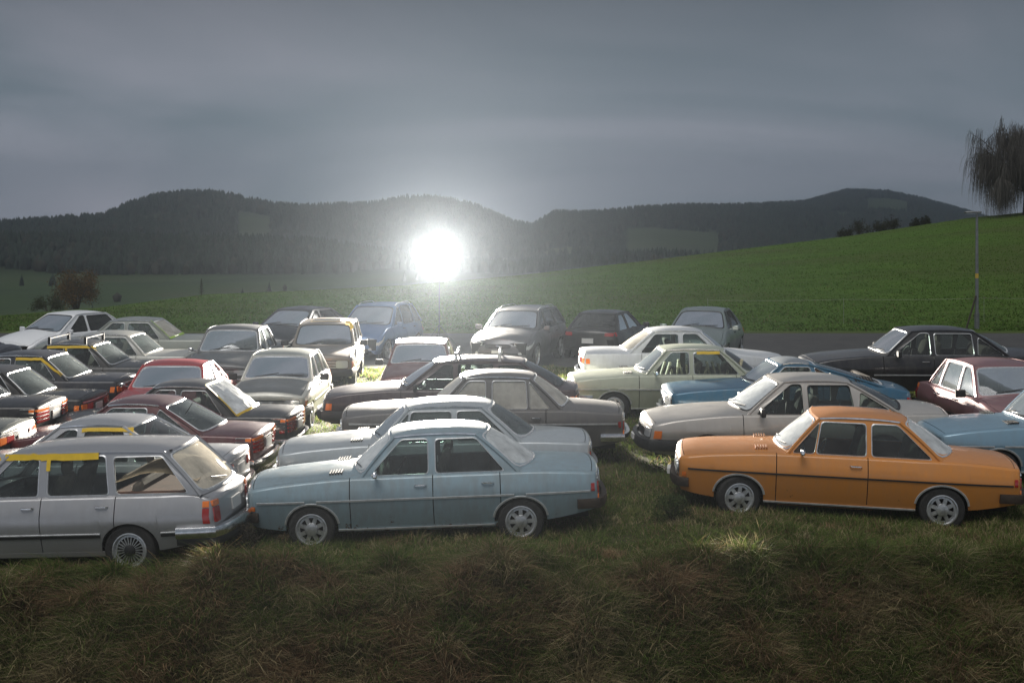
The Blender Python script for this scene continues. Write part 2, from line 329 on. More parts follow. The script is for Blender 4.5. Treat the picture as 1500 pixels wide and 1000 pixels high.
def build_car(spec, name, label, cat, px, d, roofy, yaw, pcol, pitch=0.0, roll=0.0, zset=None, group=None, extras=None, metal=.25, rough=.36, dirt=.35, rear_only=False, coat=.5, rust=0.0):
    s = spec; L, W, H = s['L'], s['W'], s['H']
    X = (px-750)/F*d
    z = zset if zset is not None else CZ-(roofy-HY)/F*d-H
    group = group or ('modern cars parked on the road behind' if s['bumper'] == 'none' else 'old cars parked close together in the field')
    root = empty(name, (X, d, z)); tag(root, label, cat, group)
    root.rotation_euler = Matrix.Rotation(R(yaw), 3, 'Z').to_3x3().to_euler()
    root.matrix_world = Matrix.Translation((X, d, z)) @ Matrix.Rotation(R(yaw), 4, 'Z') @ Matrix.Rotation(R(-pitch), 4, 'Y') @ Matrix.Rotation(R(roll), 4, 'X')
    root.rotation_mode = 'XYZ'
    CARS.append((X, d, z, yaw, pitch, L, W, root))
    pm = paint(name+'_paint', pcol, metal, rough, dirt, coat=coat, rust=rust)
    rb_, rf_, cw = s['rb'], s['rf'], s['cowl']; zsh0 = s['zsh']; RZ, RY = .035, .075
    hz_ = s['hoodz']; tz = s['trunkz']; er = s['endr']
    deck = pchip([(0, hz_[0][1])] + [p for p in hz_[1:]] + [(cw+.5, zsh0+RZ+.05)] + [p for p in tz if p[0] > cw+.6] + [(L, tz[-1][1]-.02)])
    shf = pchip([(0, hz_[0][1]-.075), (.5, hz_[0][1]-.075+(zsh0-hz_[0][1]+.075)*.55), (cw+.1, zsh0), (rb_-.2, zsh0+.005), (L, min(zsh0, tz[-1][1]-.075))])
    hw0 = W/2
    bw = s['bow']
    hwf = pchip([(0, hw0-.055-bw*.15), (.25, hw0-.03), (.8, hw0-.006), (cw+.3, hw0), (rb_-.6, hw0), (L-.6, hw0-.02), (L-.1, hw0-.06), (L, hw0-.065)])
    Ra = s['R']+.042
    botf = pchip([(0, s['nose_z']), (s['xf']-Ra, s['sill']+.03), (s['xf']+Ra, s['sill']), (s['xr']-Ra, s['sill']), (s['xr']+Ra, s['sill']+.05), (L, s['tail_z'])])
    def inset(u):
        q = min(u, L-u)
        if q >= er: return 0
        return er*(1-math.sqrt(max(0, 1-((er-q)/er)**2)))
    def zbot(u):
        z_ = botf(u)
        for xc in (s['xf'], s['xr']):
            dx = abs(u-xc)
            if dx < Ra: z_ = max(z_, s['R']-.02+.86*math.sqrt(Ra*Ra-dx*dx))
        return z_
    zcr = s['side_trim'][1]+.03 if s['side_trim'] and s['side_trim'][1] > .55 else .62
    def sidein(z_):
        lo, hi = max(0, zcr-z_), max(0, z_-zcr)
        return .19*lo+.16*lo*lo+.24*hi+.35*hi*hi
    def warp(u, y, z_):
        x = u
        if u < .8: q = (1-u/.8)**2; x += q*(bw*(abs(y)/hw0)**2.2+s['rakeF']*(z_-.5))
        if u > L-.8: q = (1-(L-u)/.8)**2; x -= q*(bw*(abs(y)/hw0)**2.2+s['rakeR']*(z_-.5))
        return x-L/2
    def P(u, v, sd):
        i = inset(u); hu = hwf(u)-i; zs = shf(u)-i*.6; zd = deck(u)-i; zb = zbot(u)+i
        if v <= 1: z_ = zb+(zs-zb)*v; y = hu-sidein(z_)
        else:
            ys = hu-sidein(zs)
            if v <= 2: a = (v-1)*math.pi/2; y = ys-RY*(1-math.cos(a)); z_ = zs+RZ*math.sin(a)
            else:
                t = v-2; y2 = ys-RY; z2 = zs+RZ; y = y2*(1-t); z_ = z2+(max(zd, z2)-z2)*(1-(1-t)**2.2)
        return (warp(u, y, z_), sd*y, z_)
    def S(u, z_, sd, out=0.0):     # point on the side panel at height z
        i = inset(u); y = hwf(u)-i-sidein(z_)+out; return (warp(u, y, z_), sd*y, z_)
    archp = []
    for xc in (s['xf'], s['xr']):
        zs_ = s['sill']+.02; c0 = math.sqrt(max(0, Ra*Ra-(s['R']-zs_)**2))
        archp += [xc-Ra*math.cos(a) for a in np.linspace(.02, math.pi-.02, 17)] + [xc-Ra-.001, xc+Ra+.001]
    us_all = sorted(set([round(x, 4) for x in list(np.linspace(0, L, 34))+[er*(1-math.cos(a)) for a in (.35, .7, 1.1)]+[L-er*(1-math.cos(a)) for a in (.35, .7, 1.1)]+archp if 0 <= x <= L]))
    vs = [0, .12, .25, .4, .55, .7, .85, 1, 1.25, 1.5, 1.75, 2]
    def panel(m, u0, u1, vlist, sd, gap=(True, True), low=0.0):
        a = u0+(.006 if gap[0] else 0); b = u1-(.006 if gap[1] else 0)
        us = [a]+[u for u in us_all if a+.004 < u < b-.004]+[b]
        rows = [[P(u, v, sd) for v in vlist] for u in us]
        if sd < 0: m.grid(rows, flip=True)
        else: m.grid(rows)
        for k, g in ((0, gap[0]), (-1, gap[1])):
            if g:
                r0 = rows[k]; r1 = [(p[0], p[1]-sd*.03, p[2]) if vlist[j] < 1.6 else (p[0], p[1]-sd*.01, p[2]-.03) for j, p in enumerate(r0)]
                m.grid([r0, r1])
    def yv(u, yt): # v at which the deck reaches half width yt
        i = inset(u); ys = hwf(u)-i-sidein(shf(u)-i*.6)-RY
        return 2+max(0, min(1, 1-yt/ys))
    body = M()
    doors = s['doors']; d0, d1 = doors[0][0], doors[-1][1]
    lv = vs+[2.03, 2.06]
    for sd in (1, -1):
        panel(body, 0, d0, vs, sd, (False, True)); panel(body, d1, L, vs, sd, (True, False))
        # ledge below the side windows beside the cabin
        us = [u for u in us_all if d1 <= u <= rb_+.05]+[rb_+.05]
        if len(us) > 1: body.grid([[P(u, 2, sd), (P(u, 2, sd)[0], sd*(s['wb']-.03), P(u, 2, sd)[2]-.003)] for u in us])
        # sill strip
        us = [u for u in us_all if d0-.1 <= u <= d1+.1]
        body.grid([[(S(u, s['sill']-.03, sd, -.03)), S(u, s['sill']-.01, sd, .004), S(u, s['sill']+.045, sd, .002), S(u, s['sill']+.05, sd, -.03)] for u in us])
        # inner lip of the wheel arches
        for xc in (s['xf'], s['xr']):
            us = [xc-Ra*math.cos(a) for a in np.linspace(.02, math.pi-.02, 17)]
            body.grid([[P(u, 0, sd), (P(u, 0, sd)[0], P(u, 0, sd)[1]-sd*.05, P(u, 0, sd)[2]-.004)] for u in us])
    # front and rear faces
    for u_, nm in ((0, 'f'), (L, 'r')):
        ol = [P(u_, v, -1) for v in vs]+[P(u_, v, -1) for v in (2.3, 2.6)]+[P(u_, v, 1) for v in (3, 2.6, 2.3)]+[P(u_, v, 1) for v in reversed(vs)]
        ol2 = [(p[1], p[2]) for p in ol]
        patch(body, lambda y, z_: (warp(u_, y, z_), y, z_), ol2, 4)
    # scuttle behind the hood and parcel shelf edge
    # hood and trunk lid
    dv_ = [2.0, 2.12, 2.3, 2.55, 2.8, 3.0]
    def lid(u0, u1, nm, gap0, gap1):
        m = M(); us = [u0]+[u for u in us_all if u0+.01 < u < u1-.01]+[u1]; e = .012
        def row(u):
            r_ = [P(u, 2+e if v == 2.0 else v, -1) for v in dv_]+[P(u, 2+e if v == 2.0 else v, 1) for v in reversed(dv_[:-1])]
            return r_
        rows = [row(u) for u in us]; m.grid(rows)
        for k, g in ((0, gap0), (-1, gap1)):
            if g: m.grid([rows[k], [(p[0], p[1], p[2]-.03) for p in rows[k]]])
        for j in (0, -1): m.grid([[r_[j] for r_ in rows], [(r_[j][0], r_[j][1], r_[j][2]-.03) for r_ in rows]])
        return m.build(nm, pm, root)
    e0 = .05+er*.6
    # strip of body ahead of hood / behind trunk
    for (u0, u1) in ((0, e0-.006), (L-e0+.006, L)):
        us = [u0]+[u for u in us_all if u0+.003 < u < u1-.003]+[u1]
        body.grid([[P(u, v, -1) for v in dv_]+[P(u, v, 1) for v in reversed(dv_[:-1])] for u in us])
    if rb_ < L-.35:
        trunk = lid(rb_+.03, L-e0-.004, 'trunk_lid', True, True)
    us = [u for u in us_all if rb_-.12 < u < rb_+.03]; us = [rb_-s['cRB']-.02]+[u for u in us_all if rb_-s['cRB'] < u < rb_-.12]+us+[min(rb_+.03, L-.02)]
    body.grid([[P(u, v, -1) for v in dv_]+[P(u, v, 1) for v in reversed(dv_[:-1])] for u in us])
    if rb_ >= L-.35:
        us = [rb_]+[u for u in us_all if rb_+.01 < u < L-e0]+[L-e0+.01]
        body.grid([[P(u, v, -1) for v in dv_]+[P(u, v, 1) for v in reversed(dv_[:-1])] for u in us])
    hood = lid(e0+.004, cw+.02, 'hood', True, False)
    us = [cw+.02, cw+.1, cw+.2, cw+.34]
    body.grid([[P(u, v, -1) for v in dv_]+[P(u, v, 1) for v in reversed(dv_[:-1])] for u in us])

    # ---------------- greenhouse
    zr = H-s['crown']-s['arch']
    wb, wr = s['wb'], s['wr']; cB, cT, cRB, cRT = s['cB'], s['cT'], s['cRB'], s['cRT']
    belt = lambda x: shf(x)+RZ-.012
    xa_b, xa_t, xc_t, xc_b = cw+cB, rf_+cT, s['rr']-cRT, rb_-cRB
    def arch(t): return s['arch']*(1-abs(2*t-1)**2.6)
    def railz(x): t = min(1, max(0, (x-xa_t)/(xc_t-xa_t))); return zr+arch(t)
    def GS(x, z_, sd, out=0.0):
        t = (z_-belt(x))/(zr-belt(x)); y = wb+(wr-wb)*t+.012*4*t*(1-t) if t < 1 else wr
        return (x-L/2, sd*(y+out), z_+out*.3)
    def WS(s_, t, out=0.0):
        zb0 = belt(xa_b)+(deck(cw)-belt(xa_b))*(1-s_*s_); x0 = cw+cB*s_*s_; x1 = rf_+cT*s_*s_
        z1 = zr+(s['crown']*.35)*(1-abs(s_)**2.4)
        bl = .03*4*t*(1-t)*(1-s_*s_*.5)
        return (x0+(x1-x0)*t-bl*.6-out*.6-L/2, s_*(wb+(wr-wb)*t), zb0+(z1-zb0)*t+bl*.5+out*.7)
    def RW(s_, t, out=0.0):
        zb0 = belt(xc_b)+(deck(rb_)-belt(xc_b))*(1-s_*s_); x0 = rb_-cRB*s_*s_; x1 = s['rr']-cRT*s_*s_
        z1 = zr+(s['crown']*.35)*(1-abs(s_)**2.4); bl = .035*4*t*(1-t)*(1-s_*s_*.5)
        return (x0+(x1-x0)*t+bl*.6+out*.6-L/2, s_*(wb+(wr-wb)*t), zb0+(z1-zb0)*t+bl*.5+out*.7)
    rubm = plastic
    gcol = {'clear': G_CLEAR, 'dust': G_DUST, 'dark': G_DARK, 'frost': G_FROST, 'med': G_MED, 'sheen': G_SHEEN, 'cream': G_CREAM}
    gm = gcol[s['glass']]
    ex = extras or {}
    for surf, nm, ga in ((WS, 'windshield', ex.get('ws_glass')), (RW, 'rear_window', ex.get('rw_glass'))):
        rect = supere(-1, 1, 0, 1, None); inn = supere(-.93, .93, .06, .93, ex.get('corner', 9))
        body.ring([surf(*p) for p in rect], [surf(*p) for p in inn])
        body.ring([surf(*p) for p in inn], [surf(*p, -.02) for p in inn])
        g = patch(M(), lambda a, b: surf(a, b, -.008), supere(-.94, .94, .05, .94, 9), 5).build(nm, gcol[ga] if ga else gm, root)
        o2 = supere(-.955, .955, .035, .955, 9); i2 = supere(-.915, .915, .075, .915, 9)
        sm = M(); sm.ring([surf(*p, .001) for p in o2], [surf(*p, .010) for p in supere(-.935, .935, .055, .935, 9)]); sm.ring([surf(*p, .010) for p in supere(-.935, .935, .055, .935, 9)], [surf(*p, -.006) for p in i2])
        sm.build('window_seal', bright if s['wtrim'] else rubm, g)
    nw = len(s['wins'])
    for sd in (1, -1):
        top = [(x, railz(x)) for x in np.linspace(xa_t, xc_t, 13)]
        bot = [(x, belt(x)) for x in np.linspace(xc_b, xa_b, 13)]
        outer = top+bot; holes = []
        for k, (a_b, a_t, b_t_b, b_t_t) in enumerate(s['wins']):
            zb1 = belt(a_b)+.025; zt = min(railz(max(a_t, xa_t)), railz(min(b_t_t, xc_t)))-.045
            q = [(a_b, zb1), (b_t_b, zb1), (b_t_t, zt), (a_t, zt)]
            fx = lambda z_: xa_b+(xa_t-xa_b)*(z_-belt(xa_b))/(zr-belt(xa_b))+.045
            rx = lambda z_: xc_b+(xc_t-xc_b)*(z_-belt(xc_b))/(zr-belt(xc_b))-.06
            b_t_t = min(b_t_t, rx(zt)); b_t_b = min(b_t_b, rx(zb1)); a_b = max(a_b, fx(zb1)); a_t = max(a_t, fx(zt))
            q = [(a_b, zb1), (b_t_b, zb1), (b_t_t, zt), (a_t, zt)]
            if a_t >= b_t_t-.12: q = [(a_b, zb1), (b_t_b, zb1), (b_t_t, zt)] if a_t <= b_t_t+.02 else [(a_b, zb1), (b_t_b, zb1), (min(a_b+.04, b_t_b), rx_z(a_b, xc_b, xc_t, belt(xc_b), zr))]
            # keep inside the frame
            holes.append(round_poly(q, .05))
        loops = [outer]+holes
        vec = [[Vector((x, z_, 0)) for x, z_ in lp] for lp in loops]
        tris = tessellate_polygon(vec); flat = [p for lp in loops for p in lp]
        base = len(body.v); body.v += [GS(x, z_, sd) for x, z_ in flat]
        body.f += [tuple(base+i for i in (t if sd > 0 else t[::-1])) for t in tris]
        for k, hl in enumerate(holes):
            body.ring([GS(x, z_, sd) for x, z_ in hl], [GS(x, z_, sd, -.03) for x, z_ in hl])
            gk = gm
            if ex.get('side_glass') and k in ex['side_glass']: gk = ex['side_glass'][k]
            g = patch(M(), lambda x, z_: GS(x, z_, sd, -.014), hl, 3).build('side_window', gk, root)
            cx = sum(p[0] for p in hl)/len(hl); cz = sum(p[1] for p in hl)/len(hl)
            def grow(q): return [(cx+(x-cx)*(1+q/.35) if abs(x-cx) > .35 else cx+(x-cx)*(1+q/.3), cz+(z_-cz)*(1+q/.18)) for x, z_ in hl]
            tm = M(); A = grow(.010); B = grow(-.004)
            tm.ring([GS(x, z_, sd, .001) for x, z_ in A], [GS(x, z_, sd, .008) for x, z_ in hl]); tm.ring([GS(x, z_, sd, .008) for x, z_ in hl], [GS(x, z_, sd, -.010) for x, z_ in B])
            tm.build('window_trim', bright if s['wtrim'] else rubm, g)
        # corner posts and gutter
        body.tube([WS(sd, t) for t in (0, .25, .5, .75, 1)], .020, 8)
        body.tube([RW(sd, t) for t in (0, .25, .5, .75, 1)], .024, 8)
        gt = M().tube([GS(x, railz(x), sd, .004) for x in np.linspace(xa_t-.02, xc_t+.02, 15)], .011, 6)
        gt.build('roof_gutter', chrome if s['wtrim'] and s['bumper'] == 'chrome' else pm, root)
    # roof skin
    rows = []
    for i in range(19):
        t = i/18; row = []
        for j in range(17):
            s_ = -1+2*j/16
            x0 = rf_+cT*s_*s_; x1 = s['rr']-cRT*s_*s_; x = x0+(x1-x0)*t
            cc = s['crown']*(.35+.65*(1-abs(2*t-1)**2.4))
            row.append((x-L/2, s_*wr, zr+arch(t)+cc*(1-abs(s_)**2.6)))
        rows.append(row)
    rf_obj = M().grid(rows); rfo = rf_obj.build('roof', paint_roof(pm, ex, name), root)
    bobj = body.build('body', pm, root)
    # ---------------- doors
    for sd in (1, -1):
        for k, (a, b) in enumerate(doors):
            m = M(); panel(m, a, b, vs, sd)
            us = [a+.006]+[u for u in us_all if a+.01 < u < b-.01]+[b-.006]
            m.grid([[P(u, 2, sd), (P(u, 2, sd)[0], sd*(wb-.03), P(u, 2, sd)[2]-.003)] for u in us])
            dr = m.build('door', pm, root)
            hx = b-.16; hzz = zsh0-.075
            h = M(); h.tube([S(hx-.075, hzz, sd, .008), S(hx-.06, hzz, sd, .032), S(hx+.06, hzz, sd, .032), S(hx+.075, hzz, sd, .008)], .011, 6)
            h.build('handle', chrome if s['wtrim'] else plastic, dr)
    # ---------------- trims
    if s['side_trim']:
        kd, zt = s['side_trim']
        mt = {'chrome': bright, 'rubber': rubm, 'step': plastic}[kd]; hh = .011 if kd == 'chrome' else (.009 if s['archtrim'] else .016)
        ush = [u for u in np.linspace(.12, L-.1, 60)]
        if kd == 'step': ush = [u for u in ush if u > .1]
        for sd in (1, -1):
            segs = []; cur = []
            for u in ush:
                if zbot(u) < zt-.04: cur.append(u)
                elif cur: segs.append(cur); cur = []
            if cur: segs.append(cur)
            m = M()
            for sg in segs:
                if len(sg) < 2: continue
                m.grid([[S(u, zt-hh-.003, sd, 0), S(u, zt-hh, sd, .010), S(u, zt+hh, sd, .010), S(u, zt+hh+.003, sd, 0)] for u in sg])
            m.build('side_strip', mt, root)
            if kd == 'step':
                m = M()
                for sg in segs:
                    if len(sg) > 1: m.grid([[S(u, zt+.018, sd, .002), S(u, zt+.022, sd, .012), S(u, zt+.034, sd, .012), S(u, zt+.04, sd, 0)] for u in sg])
                m.build('side_strip', bright, root)
    if s['archtrim']:
        for sd in (1, -1):
            for xc in (s['xf'], s['xr']):
                m = M(); rows = []
                for a in np.linspace(.12, math.pi-.12, 20):
                    pr = []
                    for (rr_, o_) in ((Ra-.004, -.012), (Ra-.002, .008), (Ra+.020, .010), (Ra+.026, .0)):
                        pr.append(S(xc-rr_*math.cos(a), s['R']-.02+.86*rr_*math.sin(a), sd, o_))
                    rows.append(pr)
                m.grid(rows).build('arch_trim', bright, root)
        for sd in (1, -1):
            m = M(); uu = np.linspace(s['xf']+Ra, s['xr']-Ra, 14)
            m.grid([[S(u, s['sill']+.0, sd, .004), S(u, s['sill']+.004, sd, .012), S(u, s['sill']+.024, sd, .012), S(u, s['sill']+.028, sd, .0)] for u in uu]).build('sill_trim', bright, root)
    # ---------------- bumpers
    def bump(front, zc_, h, dpt, mat, nm='bumper', wrap=.42, bulge=.0):
        hwb = hwf(0 if front else L)+.015
        path = []
        u_ = 0 if front else L; sg = -1 if front else 1
        ys = np.linspace(-1, 1, 17)
        x_side = wrap if front else L-wrap
        A = [(S(x_side, zc_, -1, .03)[0], S(x_side, zc_, -1, .03)[1])]
        xm = (wrap*.45 if front else L-wrap*.45); A.append((S(xm, zc_, -1, .035)[0], S(xm, zc_, -1, .035)[1]))
        for y in ys:
            yy = y*(hwb-.03); A.append((warp(u_, yy, zc_)+sg*(.075-.055*abs(y)**5), yy))
        A += [(x, -y) for x, y in A[:2][::-1]]
        m = M(); rows = []
        n = len(A)
        for i, (x, y) in enumerate(A):
            a = Vector(A[max(0, i-1)]); b = Vector(A[min(n-1, i+1)]); t = (b-a).normalized(); nr = Vector((t.y, -t.x))
            if (nr.x > 0) == front: nr = -nr
            if abs(nr.x) < .3: nr = Vector((nr.x, math.copysign(abs(nr.y), y)))
            pr = []
            for (o_, zz) in ((-.05, -h*.5), (dpt*.6, -h*.5), (dpt, -h*.28), (dpt*1.06, 0), (dpt, h*.28), (dpt*.6, h*.5), (-.05, h*.5)):
                pr.append((x+nr.x*o_, y+nr.y*o_, zc_+zz))
            rows.append(pr)
        m.grid(rows); m.f.append(tuple(range(7))); m.f.append(tuple(len(m.v)-7+i for i in range(7)))
        return m.build(nm, mat, root)
    bk = s['bumper']; cm = ex.get('bumper_mat', chrome)
    if bk == 'chrome':
        f_ = bump(True, .42, .12, .02, cm, wrap=.13 if cm is not chrome else .42); r_ = bump(False, .44, .12, .02, cm, wrap=.30 if cm is not chrome else .42)
    elif bk == 'chromewide':
        f_ = bump(True, .43, .15, .03, chrome); r_ = bump(False, .46, .13, .04, chrome, wrap=.5)
        bump(False, .36, .10, .02, plastic, 'bumper_skirt', wrap=.5)
    elif bk == 'dark':
        f_ = bump(True, .41, .16, .03, plastic, wrap=.5); r_ = bump(False, .43, .17, .03, plastic, wrap=.5)
    else:
        f_ = r_ = root
    # ---------------- faces: lights, grille, plates
    def fp(front, y0, y1, z0, z1, out, mat, nm, n=8, par=None, per=5):
        u_ = 0 if front else L; sg = -1 if front else 1
        def sf(y, z_, o=out): return (warp(u_, y, z_)+sg*o, y, z_)
        ol = supere(y0, y1, z0, z1, n, per); m = patch(M(), sf, ol, 2)
        m.ring([sf(y, z_) for y, z_ in ol], [sf(y, z_, -.03) for y, z_ in ol])
        return m.build(nm, mat, par or root)
    ht = deck(0)-er-.02; hb = .50; hwF = hwf(0)-er-.01
    ft = s['front']
    if ft in ('rect', 'twin_round', 'modern_rect'):
        g = fp(True, -hwF+.02, hwF-.02, hb, ht-.02, .006, plastic, 'grille', 20)
        for k in range(5):
            z_ = hb+.03+(ht-hb-.08)*k/4; fp(True, -hwF+.30, hwF-.30, z_-.005, z_+.005, .016, alu if ft != 'modern_rect' else plastic, 'grille_bar', None, g, 4)
        for sd in (-1, 1):
            if ft == 'twin_round':
                for yy in (.60, .42): fp(True, sd*yy-.075, sd*yy+.075, (ht+hb)/2-.085, (ht+hb)/2+.065, .03, lamp_g, 'headlight', 2)
            else:
                fp(True, min(sd*(hwF-.03), sd*(hwF-.30)), max(sd*(hwF-.03), sd*(hwF-.30)), hb+.02, ht-.03, .022, lamp_g, 'headlight', 10)
            # corner indicator wraps on to the wing
            m = M(); z0, z1 = (hb+.01, ht-.05) if ft != 'twin_round' else (.50, .56)
            uu = (.025, .08, .13, .17) if ft != 'twin_round' else (.03, .06, .09)
            m.grid([[S(u, z0, sd, .008), S(u, (z0+z1)/2, sd, .012), S(u, z1, sd, .008)] for u in uu])
            m.grid([[S(uu[-1], z0, sd, .008), S(uu[-1], z1, sd, .008)], [S(uu[-1], z0, sd, -.01), S(uu[-1], z1, sd, -.01)]])
            m.build('indicator', amb_l, root)
    else:   # modern front
        g = fp(True, -.36, .36, .52, .64, .006, plastic, 'grille', 5)
        fp(True, -.55, .55, .30, .42, .006, plastic, 'air_intake', 6)
        fp(True, -.05, .05, .57, .62, .02, chrome, 'emblem', 2, g)
        for sd in (-1, 1):
            m = M(); rows = []
            for q in np.linspace(0, 1, 8):
                u = .01+.52*q; hh = .055*(1-q)+.012; zc_ = shf(u)-.075+.02*q
                rows.append([S(u, zc_-hh, sd, .004), S(u, zc_, sd, .012), S(u, zc_+hh, sd, .006)])
            m.grid(rows); m.build('headlight', lamp_g, root)
            fp(True, min(sd*.44, sd*(hwF-.005)), max(sd*.44, sd*(hwF-.005)), .585, .685, .008, lamp_g, 'headlight', 6)
            fp(True, min(sd*.55, sd*.66), max(sd*.55, sd*.66), .36, .43, .012, lamp_g, 'fog_light', 2)
    pf = fp(True, -.15, .15, .40, .475, .135 if bk != 'none' else .02, plate_m, 'number_plate', None, f_ if f_ is not root else None)
    # rear
    rt = deck(L)-er; hwR = hwf(L)-er-.01; rl = s['rear']
    zt_, zb_ = rt-.06, .58
    for sd in (-1, 1):
        def rr_(a, b, z0, z1, mat, nm='tail_light', o=.015): return fp(False, min(sd*a, sd*b), max(sd*a, sd*b), z0, z1, o, mat, nm, 10)
        def wrapl(z0, z1, mat, nm='tail_light', uu=(.03, .08, .13)):
            m = M(); m.grid([[S(L-u, z0, sd, .008), S(L-u, (z0+z1)/2, sd, .013), S(L-u, z1, sd, .008)] for u in uu])
            m.grid([[S(L-uu[-1], z0, sd, .008), S(L-uu[-1], z1, sd, .008)], [S(L-uu[-1], z0, sd, -.01), S(L-uu[-1], z1, sd, -.01)]]); m.build(nm, mat, root)
        if rl == 'vertical':
            rr_(hwR-.005, hwR-.12, zb_-.02, zt_-.03, red_l); rr_(hwR-.005, hwR-.12, zb_-.10, zb_-.03, amb_l, 'rear_indicator'); wrapl(.60, .70, red_l, uu=(.03, .06, .085)); 
        elif rl == 'modern':
            rr_(hwR-.0, hwR-.24, .80, .90, red_l); wrapl(.80, .91, red_l, uu=(.03, .1, .2))
        elif rl == 'block':
            rr_(hwR-.002, hwR-.15, .56, .74, red_l); rr_(hwR-.002, hwR-.15, .75, .82, amb_l, 'rear_indicator'); wrapl(.56, .74, red_l); wrapl(.75, .82, amb_l, 'rear_indicator')
        elif rl == 'wide':
            rr_(hwR-.002, hwR-.18, .66, zt_-.02, amb_l, 'rear_indicator'); rr_(hwR-.19, hwR-.42, .66, zt_-.02, red_l); wrapl(.66, zt_-.03, amb_l, 'rear_indicator')
        else:
            for q in range(4):
                z_ = .60+.06*q; rr_(hwR-.002, hwR-.42, z_, z_+.045, red_l if q < 3 else amb_l); 
                m = M(); m.grid([[S(L-u, z_+.045, sd, .012), S(L-u, z_+.06, sd, .018)] for u in (.03, .1, .2, .3)]); m.build('light_trim', chrome, root)
            wrapl(.60, .66, red_l); wrapl(.78, .84, amb_l, 'rear_indicator')
    if rl in ('strips', 'wide', 'vertical') and not s is MODERN:
        fp(False, -hwR+.03, hwR-.03, rt-.055, rt-.035, .014, chrome if s['wtrim'] else pm, 'trunk_trim', None)
    pl = fp(False, -.17, .17, .60, .74, .018, plate_m, 'number_plate', None)
    # ---------------- mirrors, wipers
    for sd in ((-1,) if ex.get('one_mirror') else (-1, 1)):
        mx_ = cw+cB+.16; zz = zsh0+.09; yy = wb+.10
        big = s['bumper'] in ('dark', 'none')
        m = M(); w_ = .09 if big else .06; hh = .065 if big else .038
        x0 = mx_-L/2; sgn = sd
        ya, yb = sgn*(yy+.02), sgn*(yy+.02+2*w_)
        m.box(x0, x0+.07, min(ya, yb), max(ya, yb), zz-hh, zz+hh, .018)
        m.tube([(x0+.03, sgn*(wb-.01), zz-.05), (x0+.03, sgn*(yy+.03), zz-.02)], .014, 6)
        mo = m.build('mirror', plastic if big else chrome, root)
        if s['bumper'] == 'none': mo.data.materials[0] = pm
    m = M()
    for y0 in (-.08, .42):
        a = WS(min(.9, y0/wb), .06, .02); b = WS(max(-.9, (y0-.48)/wb), .16, .02); m.tube([a, b], .008, 4)
    m.build('wiper', plastic, root)
    if ex.get('vents'):
        for sd in (-1, 1):
            m = M()
            for k in range(5):
                u = cw-.26+k*.036
                z_ = lambda y: P(u, 2+max(0, min(1, 1-abs(y)/(hwf(u)-.12))), 1)[2]
                y0, y1 = .36, .60
                m.box(u-L/2, u+.018-L/2, min(sd*y0, sd*y1), max(sd*y0, sd*y1), z_(.48)-.004, z_(.40)+.012)
            m.build('hood_vent', plastic if ex['vents'] == 1 else ex['vents'], hood)
    # ---------------- underside and cabin
    m = M(); m.box(.18-L/2, L-.18-L/2, -W*.30, W*.30, .22, zsh0-.22); m.box(s['xf']+Ra+.02-L/2, s['xr']-Ra-.02-L/2, -W/2+.11, W/2-.11, .19, .34)
    m.box(.10-L/2, .34-L/2, -W/2+.16, W/2-.16, .36, .66); m.box(L-.34-L/2, L-.12-L/2, -W/2+.16, W/2-.16, .42, .70)
    for xc in (s['xf'], s['xr']): m.tube([(xc-L/2, -W/2+.12, s['R']), (xc-L/2, W/2-.12, s['R'])], .05, 6)
    m.build('underbody', under, root)
    fb = fabric_l if s['interior'] == 'light' else fabric
    for (xs, sd) in ((xa_b+.72, 1), (xa_b+.72, -1)):
        st = M(); x = xs-L/2; yc = sd*.36
        st.box(x-.25, x+.25, yc-.24, yc+.24, .42, .62, .05)
        b0 = len(st.v); st.box(-.06, .06, yc-.23, yc+.23, 0, .60, .045); st.v[b0:] = [(x+.22+p[0]+p[2]*.28, p[1]*1, .55+p[2]*.95) for p in st.v[b0:]]
        if H > 1.3 and s['bumper'] != 'chrome': b0 = len(st.v); st.box(-.04, .04, yc-.12, yc+.12, 0, .16, .03); st.v[b0:] = [(x+.40+p[0], p[1], 1.13+p[2]) for p in st.v[b0:]]
        st.build('seat', fb, root)
    xs = min(xc_b-.62, xa_b+1.72); st = M(); x = xs-L/2
    st.box(x-.25, x+.25, -.60, .60, .42, .62, .05); b0 = len(st.v); st.box(-.07, .07, -.60, .60, 0, .52, .045); st.v[b0:] = [(x+.24+p[0]+p[2]*.28, p[1], .52+p[2]) for p in st.v[b0:]]
    st.build('rear_seat', fb, root)
    if rb_ > xs+.9 and rb_ < L-.35: M().box(x+.40, rb_-.12-L/2, -wb+.06, wb-.06, zsh0-.04, zsh0+.01).build('parcel_shelf', fb if s['interior'] == 'light' else plastic, root)
    M().box(cw+.10-L/2, cw+.46-L/2, -wb+.05, wb-.05, zsh0-.18, zsh0+.03, .05).build('dashboard', plastic, root)
    cx_ = cw+.62-L/2; m = M(); ang = R(62); pts = []
    for k in range(20):
        a = 2*math.pi*k/20; q = .19; pts.append((cx_+q*math.sin(a)*math.cos(ang)*1, -.36+q*math.cos(a), zsh0+.03+q*math.sin(a)*math.sin(ang)))
    m.tube(pts, .013, 6, closed=True); m.tube([(cx_-.14, -.36, zsh0-.05), (cx_, -.36, zsh0+.03)], .03, 6)
    m.tube([pts[0], pts[10]], .012, 5); m.build('steering_wheel', plastic, root)
    # ---------------- wheels
    tm, rm, bm2, hm = wheel_meshes(s['wheel'], s['R'])
